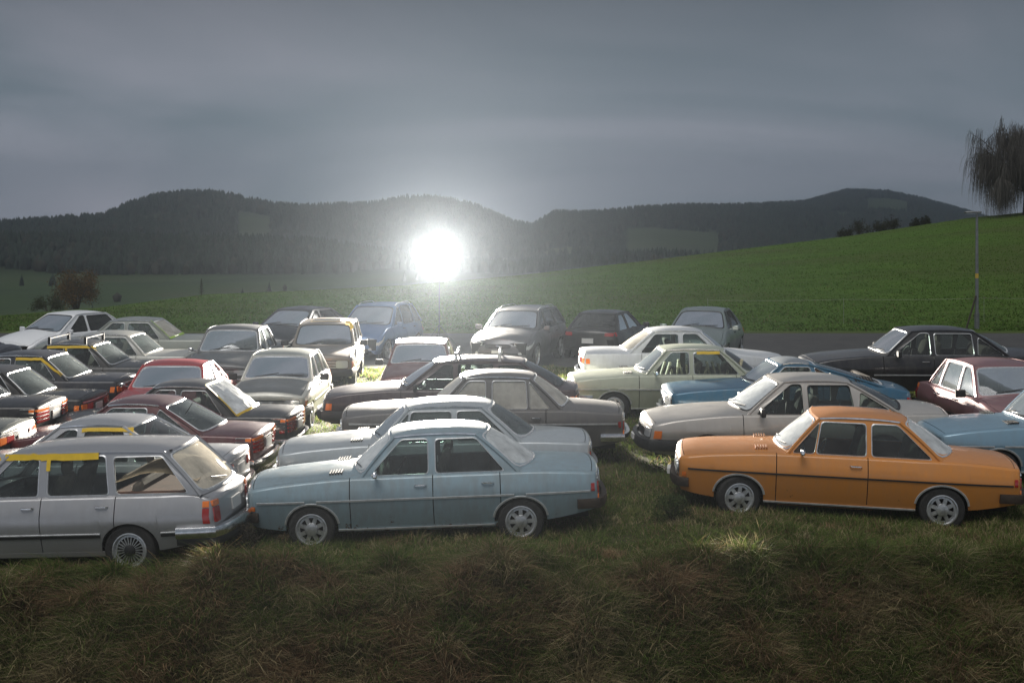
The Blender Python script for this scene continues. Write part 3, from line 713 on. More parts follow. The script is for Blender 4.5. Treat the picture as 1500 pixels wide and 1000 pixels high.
    for xc in (s['xf'], s['xr']):
        for sd in (-1, 1):
            we = empty('wheel', (xc-L/2, sd*(W/2-.125), s['R']-.045), root)
            st_ = ex.get('steer', 0) if xc == s['xf'] else 0
            we.rotation_euler = (0, random.random()*6, (0 if sd < 0 else math.pi)+R(st_)); we.rotation_mode = 'YXZ'
            for nm, me in (('tyre', tm), ('rim', rm), ('wheel_backing', bm2), ('hubcap', hm)):
                o = bpy.data.objects.new(nm, me); C.objects.link(o); o.parent = we
    # ---------------- extras
    def gtape(k0, pts, mat, nm='tape', sd=-1, w_=.05):
        """tape strip along a polyline of (x,z) on the greenhouse side"""
        m = M(); rows = []
        for i, (x, z_) in enumerate(pts):
            a = Vector(pts[max(0, i-1)]); b = Vector(pts[min(len(pts)-1, i+1)]); t = (b-a).normalized(); n_ = Vector((-t.y, t.x))*w_/2
            j = random.uniform(-.006, .006)
            rows.append([GS(x+n_.x, z_+n_.y+j, sd, .012), GS(x, z_, sd, .014), GS(x-n_.x, z_-n_.y+j, sd, .012)])
        m.grid(rows); m.build(nm, mat, root)
    for tp in ex.get('tape', []): gtape(None, tp[0], tp[1], sd=tp[3] if len(tp) > 3 else -1, w_=tp[2])
    for (surfn, a0, a1, b0, b1, mat, nm, n) in ex.get('cover', []):
        sf = WS if surfn == 'ws' else RW; rnd = random.Random(3)
        def cs(a, b):
            k = .018+.018*noise.noise(Vector((a*4, b*5, 1)))+.010*abs(noise.noise(Vector((a*11, b*9, 4))))
            return sf(a, b, k)
        m = M(); m.grid([[cs(a0+(a1-a0)*i/22, b0+(b1-b0)*j/18) for j in range(19)] for i in range(23)]); m.build(nm, mat, root)
    for (surfn, pts, mat, w_) in ex.get('strip', []):
        sf = WS if surfn == 'ws' else RW; m = M(); rows = []
        for i, (a, b) in enumerate(pts):
            p = Vector(sf(a, b, .042)); q0 = Vector(sf(*pts[max(0, i-1)], .042)); q1 = Vector(sf(*pts[min(len(pts)-1, i+1)], .042)); t = (q1-q0).normalized()
            nn = Vector((1 if surfn == 'rw' else -1, 0, .8)).normalized(); b_ = t.cross(nn).normalized()*w_/2
            rows.append([p+b_, p+nn*.002, p-b_])
        m.grid(rows); m.build('tape', mat, root)
    def on_roof(x, y): 
        t = min(1, max(0, (x-rf_)/(s['rr']-rf_))); return zr+arch(t)+s['crown']*(.35+.65*(1-abs(2*t-1)**2.4))*(1-min(1, abs(y)/wr)**2.6)
    if ex.get('rack'):
        for xx in ex['rack']:
            m = M(); zt = on_roof(xx, 0)+.10; x = xx-L/2
            m.box(x-.016, x+.016, -wr-.02, wr+.02, zt-.012, zt+.012, .005)
            for sd in (-1, 1):
                m.box(x-.03, x+.03, sd*(wr-.02)-.02, sd*(wr-.02)+.02, on_roof(xx, wr-.02)-.005, zt+.03, .008)
            m.build('roof_bar', ex.get('rack_mat', plastic), root)
    if s.get('rails'):
        for sd in (-1, 1):
            xs_ = np.linspace(rf_+.15, s['rr']-.12, 12); pts = []
            for i, x in enumerate(xs_):
                e_ = .055*min(1, min(i, 11-i)/1.5); pts.append((x-L/2, sd*(wr-.035), on_roof(x, wr-.035)+e_))
            M().tube(pts, .014, 6).build('roof_rail', alu, root)
    if ex.get('sunroof'):
        m = M(); x0, x1 = rf_+.22, rf_+.72
        ol = supere(x0, x1, -.40, .40, 8, 6); o2 = supere(x0+.05, x1-.05, -.34, .34, 8, 6)
        m.ring([(x-L/2, y, on_roof(x, y)+.004) for x, y in ol], [(x-L/2, y, on_roof(x, y)+.022) for x, y in o2])
        m.build('sunroof_frame', ex['sunroof'], root)
        patch(M(), lambda x, y: (x-L/2, y, on_roof(x, y)+.015), o2, 2).build('sunroof_glass', G_DARK, root)
    if ex.get('antenna'):
        x, y = ex['antenna']; M().tube([(x-L/2, y, P(x, 2.2, 1)[2] if x < cw else on_roof(x, y)), (x-L/2+.12, y, (P(x, 2.2, 1)[2] if x < cw else on_roof(x, y))+.18)], .006, 5).build('antenna', plastic, root)
    if ex.get('fn'): ex['fn'](locals())
    return root
def paint_roof(pm, ex, name):
    return ex.get('roof_mat') or pm
def rx_z(x, xb, xt, zb, zt):   # height of the rear roof edge line above station x, less the frame
    return min(zt-.06, zb+(zt-zb)*(x+.10-xb)/(xt-xb))
CARS = []
T1 = lambda x0, x1, z: [(x0+(x1-x0)*i/8, z) for i in range(9)]

def ex_wagon(l):
    root, L, S, RW, GS = l['root'], l['L'], l['S'], l['RW'], l['GS']
    # covered load behind the rear side glass
    m = M(); rows = []
    for i in range(13):
        x = 3.30+i*.085; row = []
        for j in range(9):
            y = -.62+j*.155; zz = .98+.26*math.exp(-((x-3.8)/.5)**2)*(1-.3*(y/.6)**2)+.02*noise.noise(Vector((x*6, y*6, 0))); row.append((x-L/2, y, zz))
        rows.append(row)
    m.grid(rows); m.build('load_cover', cream, root)
    M().box(3.25-L/2, 4.3-L/2, -.64, .64, .5, .93, .05).build('load_box', redcloth, root)
    # rear wiper and lock
    M().tube([RW(.15, .10, .02), RW(-.45, .22, .02)], .009, 5).build('rear_wiper', plastic, root)
    M().tube([RW(-.8, .965, .006), RW(-.8, .985, .02)], .02, 8).build('roof_hinge', plastic, root)
def ex_wedge_headrests(l): pass

E = {}
A100L = dict(A100); A100L['interior'] = 'light'
sil = (.42, .43, .44)
seen = []
def car(*a, **k): seen.append(build_car(*a, **k)); return seen[-1]

car(A100, 'sedan_car', 'weathered pale blue four-door sedan at the front beside the silver estate', 'car', 627, 17.35, 620, 1, (.27, .37, .42), pitch=2.0, metal=.2, rough=.40, dirt=.7, rust=.75, coat=.35, extras=dict(vents=1, one_mirror=True, corner=5, bumper_mat=rusty, rw_glass='sheen', ws_glass='sheen'))
car(dict(A100_2, glass='dust'), 'sedan_car', 'pale silver-blue two-door sedan directly behind the weathered pale blue one', 'car', 641, 19.35, 583, 1, (.46, .50, .52), pitch=1.0, metal=.3, extras=dict(vents=1, one_mirror=True, corner=5))
W114 = model(L=4.68, W=1.77, H=1.44, xf=.84, xr=3.59, cowl=1.44, rf=1.98, rr=3.18, rb=3.78, trunkz=[(3.7, .95), (4.2, .92), (4.6, .86)], doors=[(1.45, 2.45), (2.45, 3.36)], wins=[(1.72, 2.10, 2.38, 2.38), (2.49, 2.49, 3.06, 3.03), (3.10, 3.07, 3.44, 3.16)], side_trim=('chrome', .66), glass='frost')
car(W114, 'sedan_car', 'matt grey-brown old sedan with white-steamed side windows and chrome rear bumper', 'car', 709, 21.8, 542, 0, (.115, .11, .11), metal=.1, rough=.55, dirt=.6, coat=.2)
AVANT = dict(AC3); AVANT.update(rr=3.75, rb=4.55, trunkz=[(4.4, .96), (4.7, .92)], wins=[(1.72, 2.28, 2.44, 2.44), (2.54, 2.54, 3.24, 3.18), (3.33, 3.27, 4.22, 3.82)], glass='med')
car(AVANT, 'estate_car', 'dark plum sloping-back estate with light roof rack bars', 'car', 662, 24.5, 521, 0, (.05, .028, .032), metal=.2, extras=dict(rack=(2.5, 3.3), rack_mat=alu))
whiteroof = paint('white_roof_paint', (.62, .60, .58), .0, .35, .2)
car(dict(HATCH, glass='clear'), 'hatchback_car', 'small dark red hatchback with bright pale roof facing the camera', 'car', 617, 30.0, 497, 90, (.11, .02, .02), extras=dict(roof_mat=whiteroof))
car(MWAGON, 'estate_car', 'modern dark grey estate parked on the road right of the lamp', 'car', 764, 36.6, 449, 74, (.13, .13, .135), metal=.6, dirt=.15)
MEG = dict(MODERN); MEG.update(L=4.3, rr=3.3, rb=4.0, trunkz=[(3.9, 1.02), (4.2, .98)], wins=[(1.6, 2.16, 2.62, 2.62), (2.72, 2.72, 3.62, 3.2)], doors=[(1.3, 2.66)], rear='modern')
car(MEG, 'hatchback_car', 'black modern hatchback seen from its rear with red tail lights', 'car', 892, 39.0, 452, -111, (.035, .033, .034), metal=.3, dirt=.15)
car(dict(MODERN, glass='med'), 'sedan_car', 'grey modern sedan facing the camera right of the black hatchback', 'car', 1031, 35.8, 450, 72, (.26, .31, .30), metal=.6, dirt=.15)
car(dict(SED, glass='med', doors=[(1.36, 2.36), (2.36, 3.2)]), 'sedan_car', 'white old sedan facing right behind the pale green one', 'car', 998, 28.6, 478, 180, (.60, .62, .64), metal=.0, extras=dict(ws_glass='dust', rw_glass='frost', corner=5))
books = simple('cream_books', (.55, .50, .34), .8, var=.4, vscale=20)
def ex_clutter(l):
    root, L = l['root'], l['L']; rnd = random.Random(5)
    for k in range(16):
        x = 1.7+k*.11; hgt = rnd.uniform(.12, .34); ang = rnd.uniform(-.35, .35); m = M(); m.box(-.02, .02, -.14, .14, 0, hgt, .004)
        m.v = [(x-L/2+p[0]*math.cos(ang)+p[2]*math.sin(ang), -.52+p[1]*.5, .84+p[2]*math.cos(ang)) for p in m.v]; m.build('packed_sheet', books, root)
car(A100, 'sedan_car', 'pale green sedan with cream clutter behind its side windows', 'car', 998, 26.4, 504, 0, (.44, .47, .36), metal=.05, extras=dict(vents=1, corner=5, ws_glass='dust', fn=ex_clutter, one_mirror=True, tape=[(T1(2.52, 2.98, 1.30), tape_y, .055)]))
CS = model(L=4.4, W=1.75, H=1.34, xf=.84, xr=3.40, cowl=1.42, rf=2.0, rr=2.62, rb=4.0, trunkz=[(3.9, .90), (4.2, .88), (4.34, .84)], doors=[(1.45, 2.75)], wins=[(1.75, 2.1, 2.62, 2.55), (2.72, 2.64, 3.3, 2.75)], cRB=.12, side_trim=None, glass='med')
silvery = paint('grey_roof_paint', (.30, .33, .35), .3, .4, .5)
def ex_louvre(l):
    root, L, GS = l['root'], l['L'], l['GS']
    for sd in (-1, 1):
        m = M()
        for k in range(7):
            x = 3.36+k*.05; m.add([GS(x, .97, sd, .004), GS(x+.03, .97, sd, .004), GS(x-.02, 1.06, sd, .014), GS(x-.05, 1.06, sd, .014)], [(0, 1, 2, 3)])
        m.build('pillar_louvre', plastic, root)
car(CS, 'coupe_car', 'blue fastback coupe with grey-silver roof behind the silver-beige sedan', 'car', 1147, 24.0, 523, 0, (.035, .13, .22), metal=.2, extras=dict(roof_mat=silvery, ws_glass='dust', corner=5, fn=ex_louvre))
car(dict(AC3, glass='med'), 'sedan_car', 'silver-beige sedan with black mirror and amber corner lamps behind the orange one', 'car', 1157, 20.8, 547, 0, (.50, .47, .43), metal=.35, dirt=.3, extras=dict(ws_glass='sheen'))
car(A100_2, 'sedan_car', 'orange two-door sedan with chrome wheel arch trims', 'car', 1231, 18.2, 598, -9, (.60, .225, .035), pitch=-1.6, metal=.0, rough=.42, dirt=.28, rust=.35, extras=dict(vents=simple('orange_vent', (.35, .13, .03), .6), corner=5, steer=12, bumper_mat=rusty, one_mirror=True, ws_glass='sheen', rw_glass='sheen'))
V8 = dict(AC3); V8.update(L=4.86, rf=2.06, rr=3.42, rb=4.16, wins=[(1.72, 2.28, 2.46, 2.46), (2.56, 2.56, 3.32, 3.30), (3.39, 3.37, 3.92, 3.52)], side_trim=('chrome', .50), wtrim=True, bumper='dark', wheel='modern', glass='clear')
car(V8, 'sedan_car', 'black sedan with chrome side strip parked alone before the grass slope', 'car', 1346, 26.7, 477, -2, (.02, .02, .024), metal=.3, dirt=.25, extras=dict(interior='light'))
car(dict(HATCH, L=4.0, W=1.7, glass='dust', H=1.44), 'hatchback_car', 'faded mauve-red hatchback with yellow sticker facing the camera at the right edge', 'car', 1462, 22.9, 527, 93, (.23, .10, .11), dirt=.6, rough=.5, extras=dict(strip=[('ws', [(-.97, .97), (-.97, .80)], tape_y, .09)]))
car(dict(A100, glass='dust'), 'sedan_car', 'light blue sedan with black hood vents cut off by the right edge', 'car', 1572, 19.7, 0, 0, (.22, .36, .46), zset=.36, extras=dict(vents=1, corner=5))
# left block
car(WAGON, 'estate_car', 'silver estate with yellow tape over its side windows in the front left corner', 'car', 88, 16.45, 646, -4, (.40, .40, .41), pitch=2.2, metal=.5, dirt=.3,
    extras=dict(rw_glass='cream', side_glass={2: glass('glass_bright', (.85, .86, .84), .04)}, fn=ex_wagon, corner=7, tape=[(T1(1.95, 2.42, 1.385)[::1], tape_y, .075), ([(1.62+.03*i, 1.20+.02*i) for i in range(10)], tape_y, .05), (T1(2.40, 3.12, 1.375), tape_y, .085), ([(2.50, 1.36-.03*i) for i in range(6)], tape_y, .05)]))
SIL25 = dict(AC3, L=4.55, xf=.9, xr=3.5, rb=3.95, rr=3.15, trunkz=[(3.85, .97), (4.2, .97), (4.47, .94)], wins=[(1.72, 2.28, 2.44, 2.44), (2.54, 2.54, 3.20, 3.08), (3.27, 3.14, 3.62, 3.2)], wtrim=True, bumper='chrome')
car(SIL25, 'sedan_car', 'light grey sedan with yellow taped rear door behind the silver estate', 'car', 124, 18.45, 609, -3, (.42, .43, .45), metal=.3, pitch=1.2, extras=dict(tape=[(T1(2.5, 3.22, 1.31), tape_y, .05), ([(3.20, 1.34-.03*i) for i in range(10)], tape_y, .05)], antenna=(3.6, .5)))
car(dict(COUPE, glass='dust', W=1.76), 'coupe_car', 'maroon coupe with chrome-ribbed tail lights behind the light grey sedan', 'car', 200, 20.45, 580, -2, (.10, .022, .028), dirt=.4, metal=.2, extras=dict())
BLK = dict(SED, L=4.3, rb=3.5, rr=2.9, xr=3.3, trunkz=[(3.4, .95), (3.95, .95), (4.22, .92)], wins=[(1.58, 2.0, 2.30, 2.30), (2.40, 2.40, 3.12, 2.82)], rear='strips')
wf = [(-.98, .97), (-.5, .985), (0, .99), (.5, .985), (.98, .97)]
car(BLK, 'sedan_car', 'black sedan with crumpled plastic taped over its rear window', 'car', 260, 22.6, 556, -2, (.026, .026, .028), dirt=.35,
    extras=dict(cover=[('rw', -1.0, 1.0, -.02, 1.06, film, 'plastic_sheet', 1)], strip=[('rw', [(-1.0, 1.06), (-1.0, .8), (-1.01, .55), (-1.0, .3), (-1.0, -.02)], tape_y, .09), ('rw', [(-1, -.02), (-.5, -.03), (0, -.03), (.5, -.02), (1, 0)], tape_y, .05), ('rw', [(-1, 1.06), (-.3, 1.07), (.3, 1.07), (1, 1.05)], tape_g, .05)]))
RED = dict(COUPE, glass='clear', L=4.2)
car(RED, 'coupe_car', 'red coupe with crumpled clear film over its side windows', 'car', 258, 25.8, 527, 90, (.42, .035, .04), dirt=.3, extras=dict(side_glass={0: film, 1: film}))
pol = dict(HATCH, L=3.9, W=1.62)
greyroof = paint('greenish_grey_paint', (.30, .32, .29), .2, .4, .5)
darkhood = paint('dark_grey_paint', (.12, .13, .13), .2, .4, .5)
def ex_hood(l): l['hood'].data.materials[0] = darkhood; l['hood']['label'] = 'dark grey hood'
car(pol, 'hatchback_car', 'cream-white boxy hatchback with dark hood facing the camera', 'car', 415, 26.5, 513, 90, (.55, .54, .48), extras=dict(roof_mat=greyroof, fn=ex_hood))
car(dict(WAGON, L=4.4, rr=3.8, rb=4.28, W=1.7, H=1.46, wheel='steel', bumper='dark', wtrim=False, trunkz=[(4.1, .92), (4.34, .88)], wins=[(1.62, 2.06, 2.38, 2.38), (2.50, 2.50, 3.26, 3.20), (3.36, 3.30, 4.04, 3.8)]), 'estate_car', 'beige-brown estate with raised sunroof frame facing the camera', 'car', 478, 31.8, 469, 93, (.20, .17, .14), dirt=.4,
    extras=dict(sunroof=cream, strip=[('ws', [(-1.0, 1.0), (-1.0, .72)], tape_y, .08), ('ws', [(-.98, 1.02), (-.8, 1.03)], tape_y, .06)]))
car(dict(SED, H=1.45, L=4.4, glass='dust', W=1.72), 'sedan_car', 'dusty dark grey sedan facing the camera left of the sunroof estate', 'car', 345, 30.4, 476, 90, (.10, .105, .11), dirt=.5, rough=.5)
car(dict(MODERN, glass='dark'), 'sedan_car', 'dark blue-black modern sedan parked nose-on at the far left of the road', 'car', 438, 37.6, 449, 68, (.03, .035, .045), metal=.5, dirt=.15)
car(SUV, 'suv_car', 'blue compact SUV with roof rails left of the lamp', 'car', 552, 39.0, 444, 74, (.08, .15, .30), metal=.4, dirt=.15)
car(dict(MODERN, L=4.3, rr=3.2, rb=3.95), 'hatchback_car', 'clean white modern hatchback at the far left', 'car', 95, 36.8, 456, 60, (.86, .87, .88), metal=.0, dirt=.05)
car(dict(SED, glass='dust'), 'sedan_car', 'silver-green sedan with green tape around its rear window', 'car', 190, 33.4, 464, 0, (.30, .32, .29), extras=dict(rw_glass='frost', strip=[('rw', [(-.97, 1), (-.97, .5), (-.97, .03), (0, .02), (.97, .03)], tape_g, .06)]))
car(dict(SED, glass='dust', L=4.4, rb=3.55), 'sedan_car', 'dull white sedan between the roof-rack car and the green-taped one', 'car', 152, 30.5, 484, -1, (.50, .50, .46), dirt=.3)
car(dict(BLK, rear='wide', glass='med'), 'sedan_car', 'dark grey sedan with black roof bars and yellow window tape', 'car', 98, 28.2, 497, -1, (.045, .047, .05), dirt=.4, extras=dict(rack=(1.98, 2.75), ws_glass='dust', rw_glass='dust', tape=[(T1(1.95, 3.0, 1.285), tape_y, .05), ([(2.36, 1.3-.03*i) for i in range(6)], tape_y, .045)]))
car(dict(SED, glass='dust'), 'sedan_car', 'navy-black sedan with yellow tape along its rear pillar', 'car', 30, 26.0, 513, -1, (.022, .024, .035), dirt=.3, extras=dict(tape=[(T1(2.4, 2.9, 1.285), tape_y, .05), ([(2.9+.045*i, 1.285-.03*i) for i in range(11)], tape_y, .05)]))
car(dict(SED, glass='med', rear='wide'), 'sedan_car', 'black sedan with orange rear indicator and chrome bumper below the navy-black one', 'car', -32, 24.0, 535, -1, (.016, .016, .018), dirt=.25, extras=dict(rw_glass='dust'))
car(dict(SED, glass='med', rear='strips'), 'sedan_car', 'black sedan with chrome-ribbed tail cut off by the left edge', 'car', -112, 22.0, 0, 0, (.018, .018, .02), zset=.33, dirt=.25)
car(dict(SED, glass='med', rear='wide'), 'sedan_car', 'grey-green sedan of which only the rear corner shows at the left edge', 'car', -180, 20.1, 0, 0, (.16, .17, .15), zset=.22)
car(dict(MODERN, glass='dark'), 'hatchback_car', 'dark blue rounded car cut off by the left edge beside the white hatchback', 'car', -105, 32.0, 0, 0, (.03, .035, .05), zset=.2)

# ------------------------------------------------------------------ terrain
ctrl = []
for (X, d, z, yaw, pitch, L_, W_, root) in CARS:
    Mw = Matrix.Translation((X, d, z)) @ Matrix.Rotation(R(yaw), 4, 'Z') @ Matrix.Rotation(R(-pitch), 4, 'Y')
    for xx in (-.3*L_, .3*L_):
        for yy in (-.42*W_, .42*W_):
            p = Mw @ Vector((xx, yy, 0)); ctrl.append((p.x, p.y, p.z+.0))
ctrl = np.array(ctrl)
def lerpn(x, xs, ys): return np.interp(x, xs, ys)
def sstep(a, b, x): t = np.clip((x-a)/(b-a), 0, 1); return t*t*(3-2*t)
PXS = np.array([-1200, -300, 0, 150, 300, 450, 600, 760, 960, 1240, 1420, 1500, 1800, 2600])
YC = np.array([480, 470, 462, 450, 431, 425, 417, 403, 380, 346, 319, 311, 290, 280])
DC = np.array([60, 60, 60, 64, 75, 85, 95, 110, 130, 150, 160, 160, 165, 170])
RX = np.array([-1200, -300, 0, 100, 150, 190, 230, 270, 310, 350, 400, 450, 540, 600, 650, 700, 750, 780, 810, 880, 950, 1000, 1100, 1180, 1240, 1300, 1350, 1400, 1450, 1600, 2600])
RYT = np.array([330, 325, 328, 322, 318, 301, 289, 285, 284, 291, 302, 305, 301, 291, 293, 304, 326, 331, 314, 313, 306, 303, 301, 296, 279, 281, 291, 304, 319, 330, 330])
RD = np.array([2600]*3+[2600, 2600, 2600]+[2700]*6+[2900, 2900, 2900, 3000, 3000, 3400, 2900, 2900, 3000, 3200, 3600, 4200, 4800, 4800, 4800, 4800, 4800, 4800, 4800])
MXp = np.array([-1200, 0, 120, 260, 380, 470, 560, 640, 760, 860, 960, 1100, 2600])
MY = np.array([352, 348, 346, 350, 352, 356, 372, 385, 388, 378, 372, 376, 380])
def vnoise(X, Y, s, seed=0):
    r = np.zeros(np.shape(X)); rs = np.random.default_rng(seed)
    for k in range(7):
        a = rs.uniform(0, 6.28); f = rs.uniform(.6, 1.7)/s; ph = rs.uniform(0, 6.28); b = rs.uniform(0, 6.28); f2 = rs.uniform(.6, 1.7)/s
        r += np.sin((X*math.cos(a)+Y*math.sin(a))*f*6.28+ph+1.3*np.sin((X*math.cos(b)+Y*math.sin(b))*f2*3.1))
    return r/7
def near_h(X, Y):
    X = np.asarray(X, float); Y = np.asarray(Y, float); sh = X.shape; x = X.ravel(); y = Y.ravel()
    num = np.zeros(len(x)); den = np.zeros(len(x))
    base = .22+.012*np.clip(x, -20, 20)+.0*y
    for c in ctrl:
        wv = np.exp(-((x-c[0])**2+(y-c[1])**2)/(2*.75**2)); num += wv*c[2]; den += wv
        wv = .02*np.exp(-((x-c[0])**2+(y-c[1])**2)/(2*2.5**2)); num += wv*c[2]; den += wv
    r = (num+.004*base)/(den+.004)
    r += .025*vnoise(x, y, 2.2, 3)
    return r.reshape(sh)
def bank_edge(X): return 14.35+.17*np.clip(X+1, 0, 6)-.0*X+.25*vnoise(X, X*0, 5.0, 5)-.10*np.clip(X, 0, 6)*0
def ground_h(X, Y):
    X = np.asarray(X, float); Y = np.asarray(Y, float)
    px = 750+F*X/np.maximum(Y, 1.0)
    n = near_h(X, np.minimum(Y, 46))
    # grassy bank falling towards the camera
    e = bank_edge(X); q = np.clip(e-Y, 0, None); fall = np.where(q > 0, (np.sqrt(q*q+.5)-.7071)*1.15, 0)
    n = n-np.minimum(fall, 4.2)+.03*np.exp(-((Y-e-.05)/.5)**2)+(.34*vnoise(X, Y*.6, 1.9, 9)+.13*vnoise(X, Y, .7, 10))*sstep(16.0, 14.6, Y)
    zr_ = .30+.0*X; nearf = n+(zr_-n)*sstep(33.0, 36.5, Y)*(1-0)
    xr_ = np.clip((px-1000)/500, -1, 2)
    zr2 = CZ-(500-HY)/F*40+.0*X
    nearf = nearf+(zr2-nearf)*sstep(39, 44, Y)
    dc = lerpn(px, PXS, DC); zc_ = CZ-(lerpn(px, PXS, YC)-HY)/F*dc
    t = np.clip((Y-44)/(dc-44), 0, 1)
    fld = zr2+(zc_-zr2)*(t**1.05)+.10*vnoise(X, Y, 14, 2)*np.sin(np.clip(t, 0, 1)*3.14)
    nr = np.where(Y < 44, nearf, fld)
    # beyond the crest
    rd = lerpn(px, RX, RD); rz = CZ-(lerpn(px, RX, RYT)+5-HY)/F*rd
    mz = CZ-(lerpn(px, MXp, MY)+9-HY)/F*1500
    def seg(a, b, za, zb, s=True):
        tt = np.clip((Y-a)/(b-a), 0, 1); tt = tt*tt*(3-2*tt) if s else tt; return za+(zb-za)*tt
    z = np.where(Y < dc, nr, 0)
    k = (Y >= dc) & (Y < dc+60); z = np.where(k, zc_-((Y-dc)/60)**1.2*9, z)
    k = (Y >= dc+60) & (Y < 420); z = np.where(k, seg(dc+60, 420, zc_-9, -42), z)
    k = (Y >= 420) & (Y < 1150); z = np.where(k, -42+.0*Y+2.5*vnoise(X, Y, 260, 4), z)
    k = (Y >= 1150) & (Y < 1500); z = np.where(k, seg(1150, 1500, -42, mz), z)
    k = (Y >= 1500) & (Y < 1750); z = np.where(k, seg(1500, 1750, mz, np.minimum(mz-6, -20)), z)
    k = (Y >= 1750) & (Y < rd); z = np.where(k, seg(1750, rd, np.minimum(mz-6, -20), rz), z)
    k = Y >= rd; z = np.where(k, rz-(Y-rd)*.10, z)
    z += np.where((Y > 1700), 5*vnoise(X, Y, 330, 8)*sstep(1700, 1900, Y)*(1-sstep(rd-500, rd-50, Y)), 0)
    return np.maximum(z, -120)
def clearing(px, X, Y):
    rd = lerpn(px, RX, RD)
    c = (np.abs(px-372) < 26) & (Y > 1750) & (Y < 2350)
    c |= (np.abs(px-985) < 70) & (Y > 1900) & (Y < 2450)
    w1 = 60*vnoise(X, Y, 260, 41); c |= (px+w1 > 830) & (px+w1 < 1090) & (Y+4*w1 > 1200) & (Y+4*w1 < 1560) & (vnoise(X, Y, 160, 44) < .35)
    c |= (np.abs(px-1300) < 30) & (Y > 3300) & (Y < 4000)
    c |= (vnoise(X, Y, 420, 23) > .42) & (Y > 1800) & (Y < rd-400)
    return c
# one sheet: rows get sparser with distance, columns fan out
Yr = np.concatenate([np.arange(9, 17.5, .16), np.arange(17.5, 46, .3), np.arange(46, 180, 1.6), np.arange(180, 420, 9), np.arange(420, 1800, 30), np.arange(1800, 5200, 45), [5600]])
PC = np.concatenate([np.arange(-1500, -300, 60), np.arange(-300, 1800, 7.5), np.arange(1800, 3000, 60)])
YY, PP = np.meshgrid(Yr, PC, indexing='ij'); XX = (PP-750)/F*YY
ZZ = ground_h(XX, YY)
V = np.stack([XX, YY, ZZ], -1).reshape(-1, 3); nr_, nc_ = YY.shape
idx = np.arange(nr_*nc_).reshape(nr_, nc_)
Q = np.stack([idx[:-1, :-1], idx[:-1, 1:], idx[1:, 1:], idx[1:, :-1]], -1).reshape(-1, 4)
gm_, nt, p = mat_base('ground_grass')
geo = N(nt, 'ShaderNodeNewGeometry'); sp = N(nt, 'ShaderNodeSeparateXYZ'); nt.links.new(geo.outputs['Position'], sp.inputs[0])
def noise_n(nt, src, scale, detail=6.0, rough=.6, vec=(1, 1, 1)):
    m = N(nt, 'ShaderNodeMapping'); m.inputs['Scale'].default_value = vec; nt.links.new(src, m.inputs[0])
    n = N(nt, 'ShaderNodeTexNoise', Scale=scale, Detail=detail, Roughness=rough); nt.links.new(m.outputs[0], n.inputs[0]); return n.outputs[0]
def ramp(nt, src, els):
    r = N(nt, 'ShaderNodeValToRGB'); nt.links.new(src, r.inputs[0]); e = r.color_ramp.elements
    while len(e) < len(els): e.new(.5)
    for i, (q, c) in enumerate(els): e[i].position = q; e[i].color = (*c, 1)
    return r.outputs[0]
def mixc(nt, fac, a, b):
    m = N(nt, 'ShaderNodeMix', data_type='RGBA')
    if isinstance(fac, float): m.inputs[0].default_value = fac
    else: nt.links.new(fac, m.inputs[0])
    nt.links.new(a, m.inputs[6]); nt.links.new(b, m.inputs[7]); return m.outputs[2]
def mrange(nt, src, a, b, c=0.0, d=1.0):
    m = N(nt, 'ShaderNodeMapRange'); nt.links.new(src, m.inputs[0]); m.inputs[1].default_value = a; m.inputs[2].default_value = b; m.inputs[3].default_value = c; m.inputs[4].default_value = d; return m.outputs[0]
pos = geo.outputs['Position']
nearc = ramp(nt, noise_n(nt, pos, .9, 8, .7), [(.3, (.055, .060, .025)), (.5, (.09, .09, .038)), (.7, (.15, .12, .06))])
pasture = ramp(nt, noise_n(nt, pos, 1.1, 10, .75, (.5, 1, 1)), [(.28, (.040, .080, .010)), (.48, (.068, .130, .016)), (.62, (.090, .165, .022)), (.78, (.15, .18, .045))])
big = noise_n(nt, pos, .045, 4, .5); pasture = mixc(nt, mrange(nt, big, .45, .65, 0, .6), pasture, ramp(nt, noise_n(nt, pos, 2.2, 6, .7), [(.3, (.045, .055, .015)), (.7, (.10, .10, .035))]))
valley = ramp(nt, noise_n(nt, pos, .006, 6, .55), [(.35, (.030, .050, .022)), (.5, (.045, .075, .028)), (.65, (.055, .065, .030))])
forest = ramp(nt, noise_n(nt, pos, .02, 5, .6), [(.3, (.012, .020, .014)), (.7, (.022, .032, .018))])
c1 = mixc(nt, mrange(nt, sp.outputs[1], 42.5, 44.5), nearc, pasture)
c2 = mixc(nt, mrange(nt, sp.outputs[1], 200, 350), c1, valley)
va = N(nt, 'ShaderNodeVertexColor', layer_name='tint'); sr = N(nt, 'ShaderNodeSeparateXYZ'); nt.links.new(va.outputs[0], sr.inputs[0])
meadow = ramp(nt, noise_n(nt, pos, .01, 4, .6), [(.3, (.035, .052, .026)), (.7, (.055, .075, .035))])
c3 = mixc(nt, mrange(nt, sp.outputs[1], 1150, 1300), c2, mixc(nt, sr.outputs[0], forest, meadow))
nt.links.new(c3, p.inputs['Base Color']); p.inputs['Roughness'].default_value = .95; p.inputs['Specular IOR Level'].default_value = .15
bn = noise_n(nt, pos, 3.5, 8, .75); b = N(nt, 'ShaderNodeBump', Strength=.9, Distance=.12); nt.links.new(bn, b.inputs['Height']); nt.links.new(b.outputs[0], p.inputs['Normal'])
cm_ = clearing(PP.ravel(), XX.ravel(), YY.ravel()).astype(float)[:, None]; ground = bigmesh('ground', V, Q, gm_, smooth=True, cols=np.concatenate([cm_, cm_, cm_, cm_*0+1], 1)); tag(ground, kind='structure')

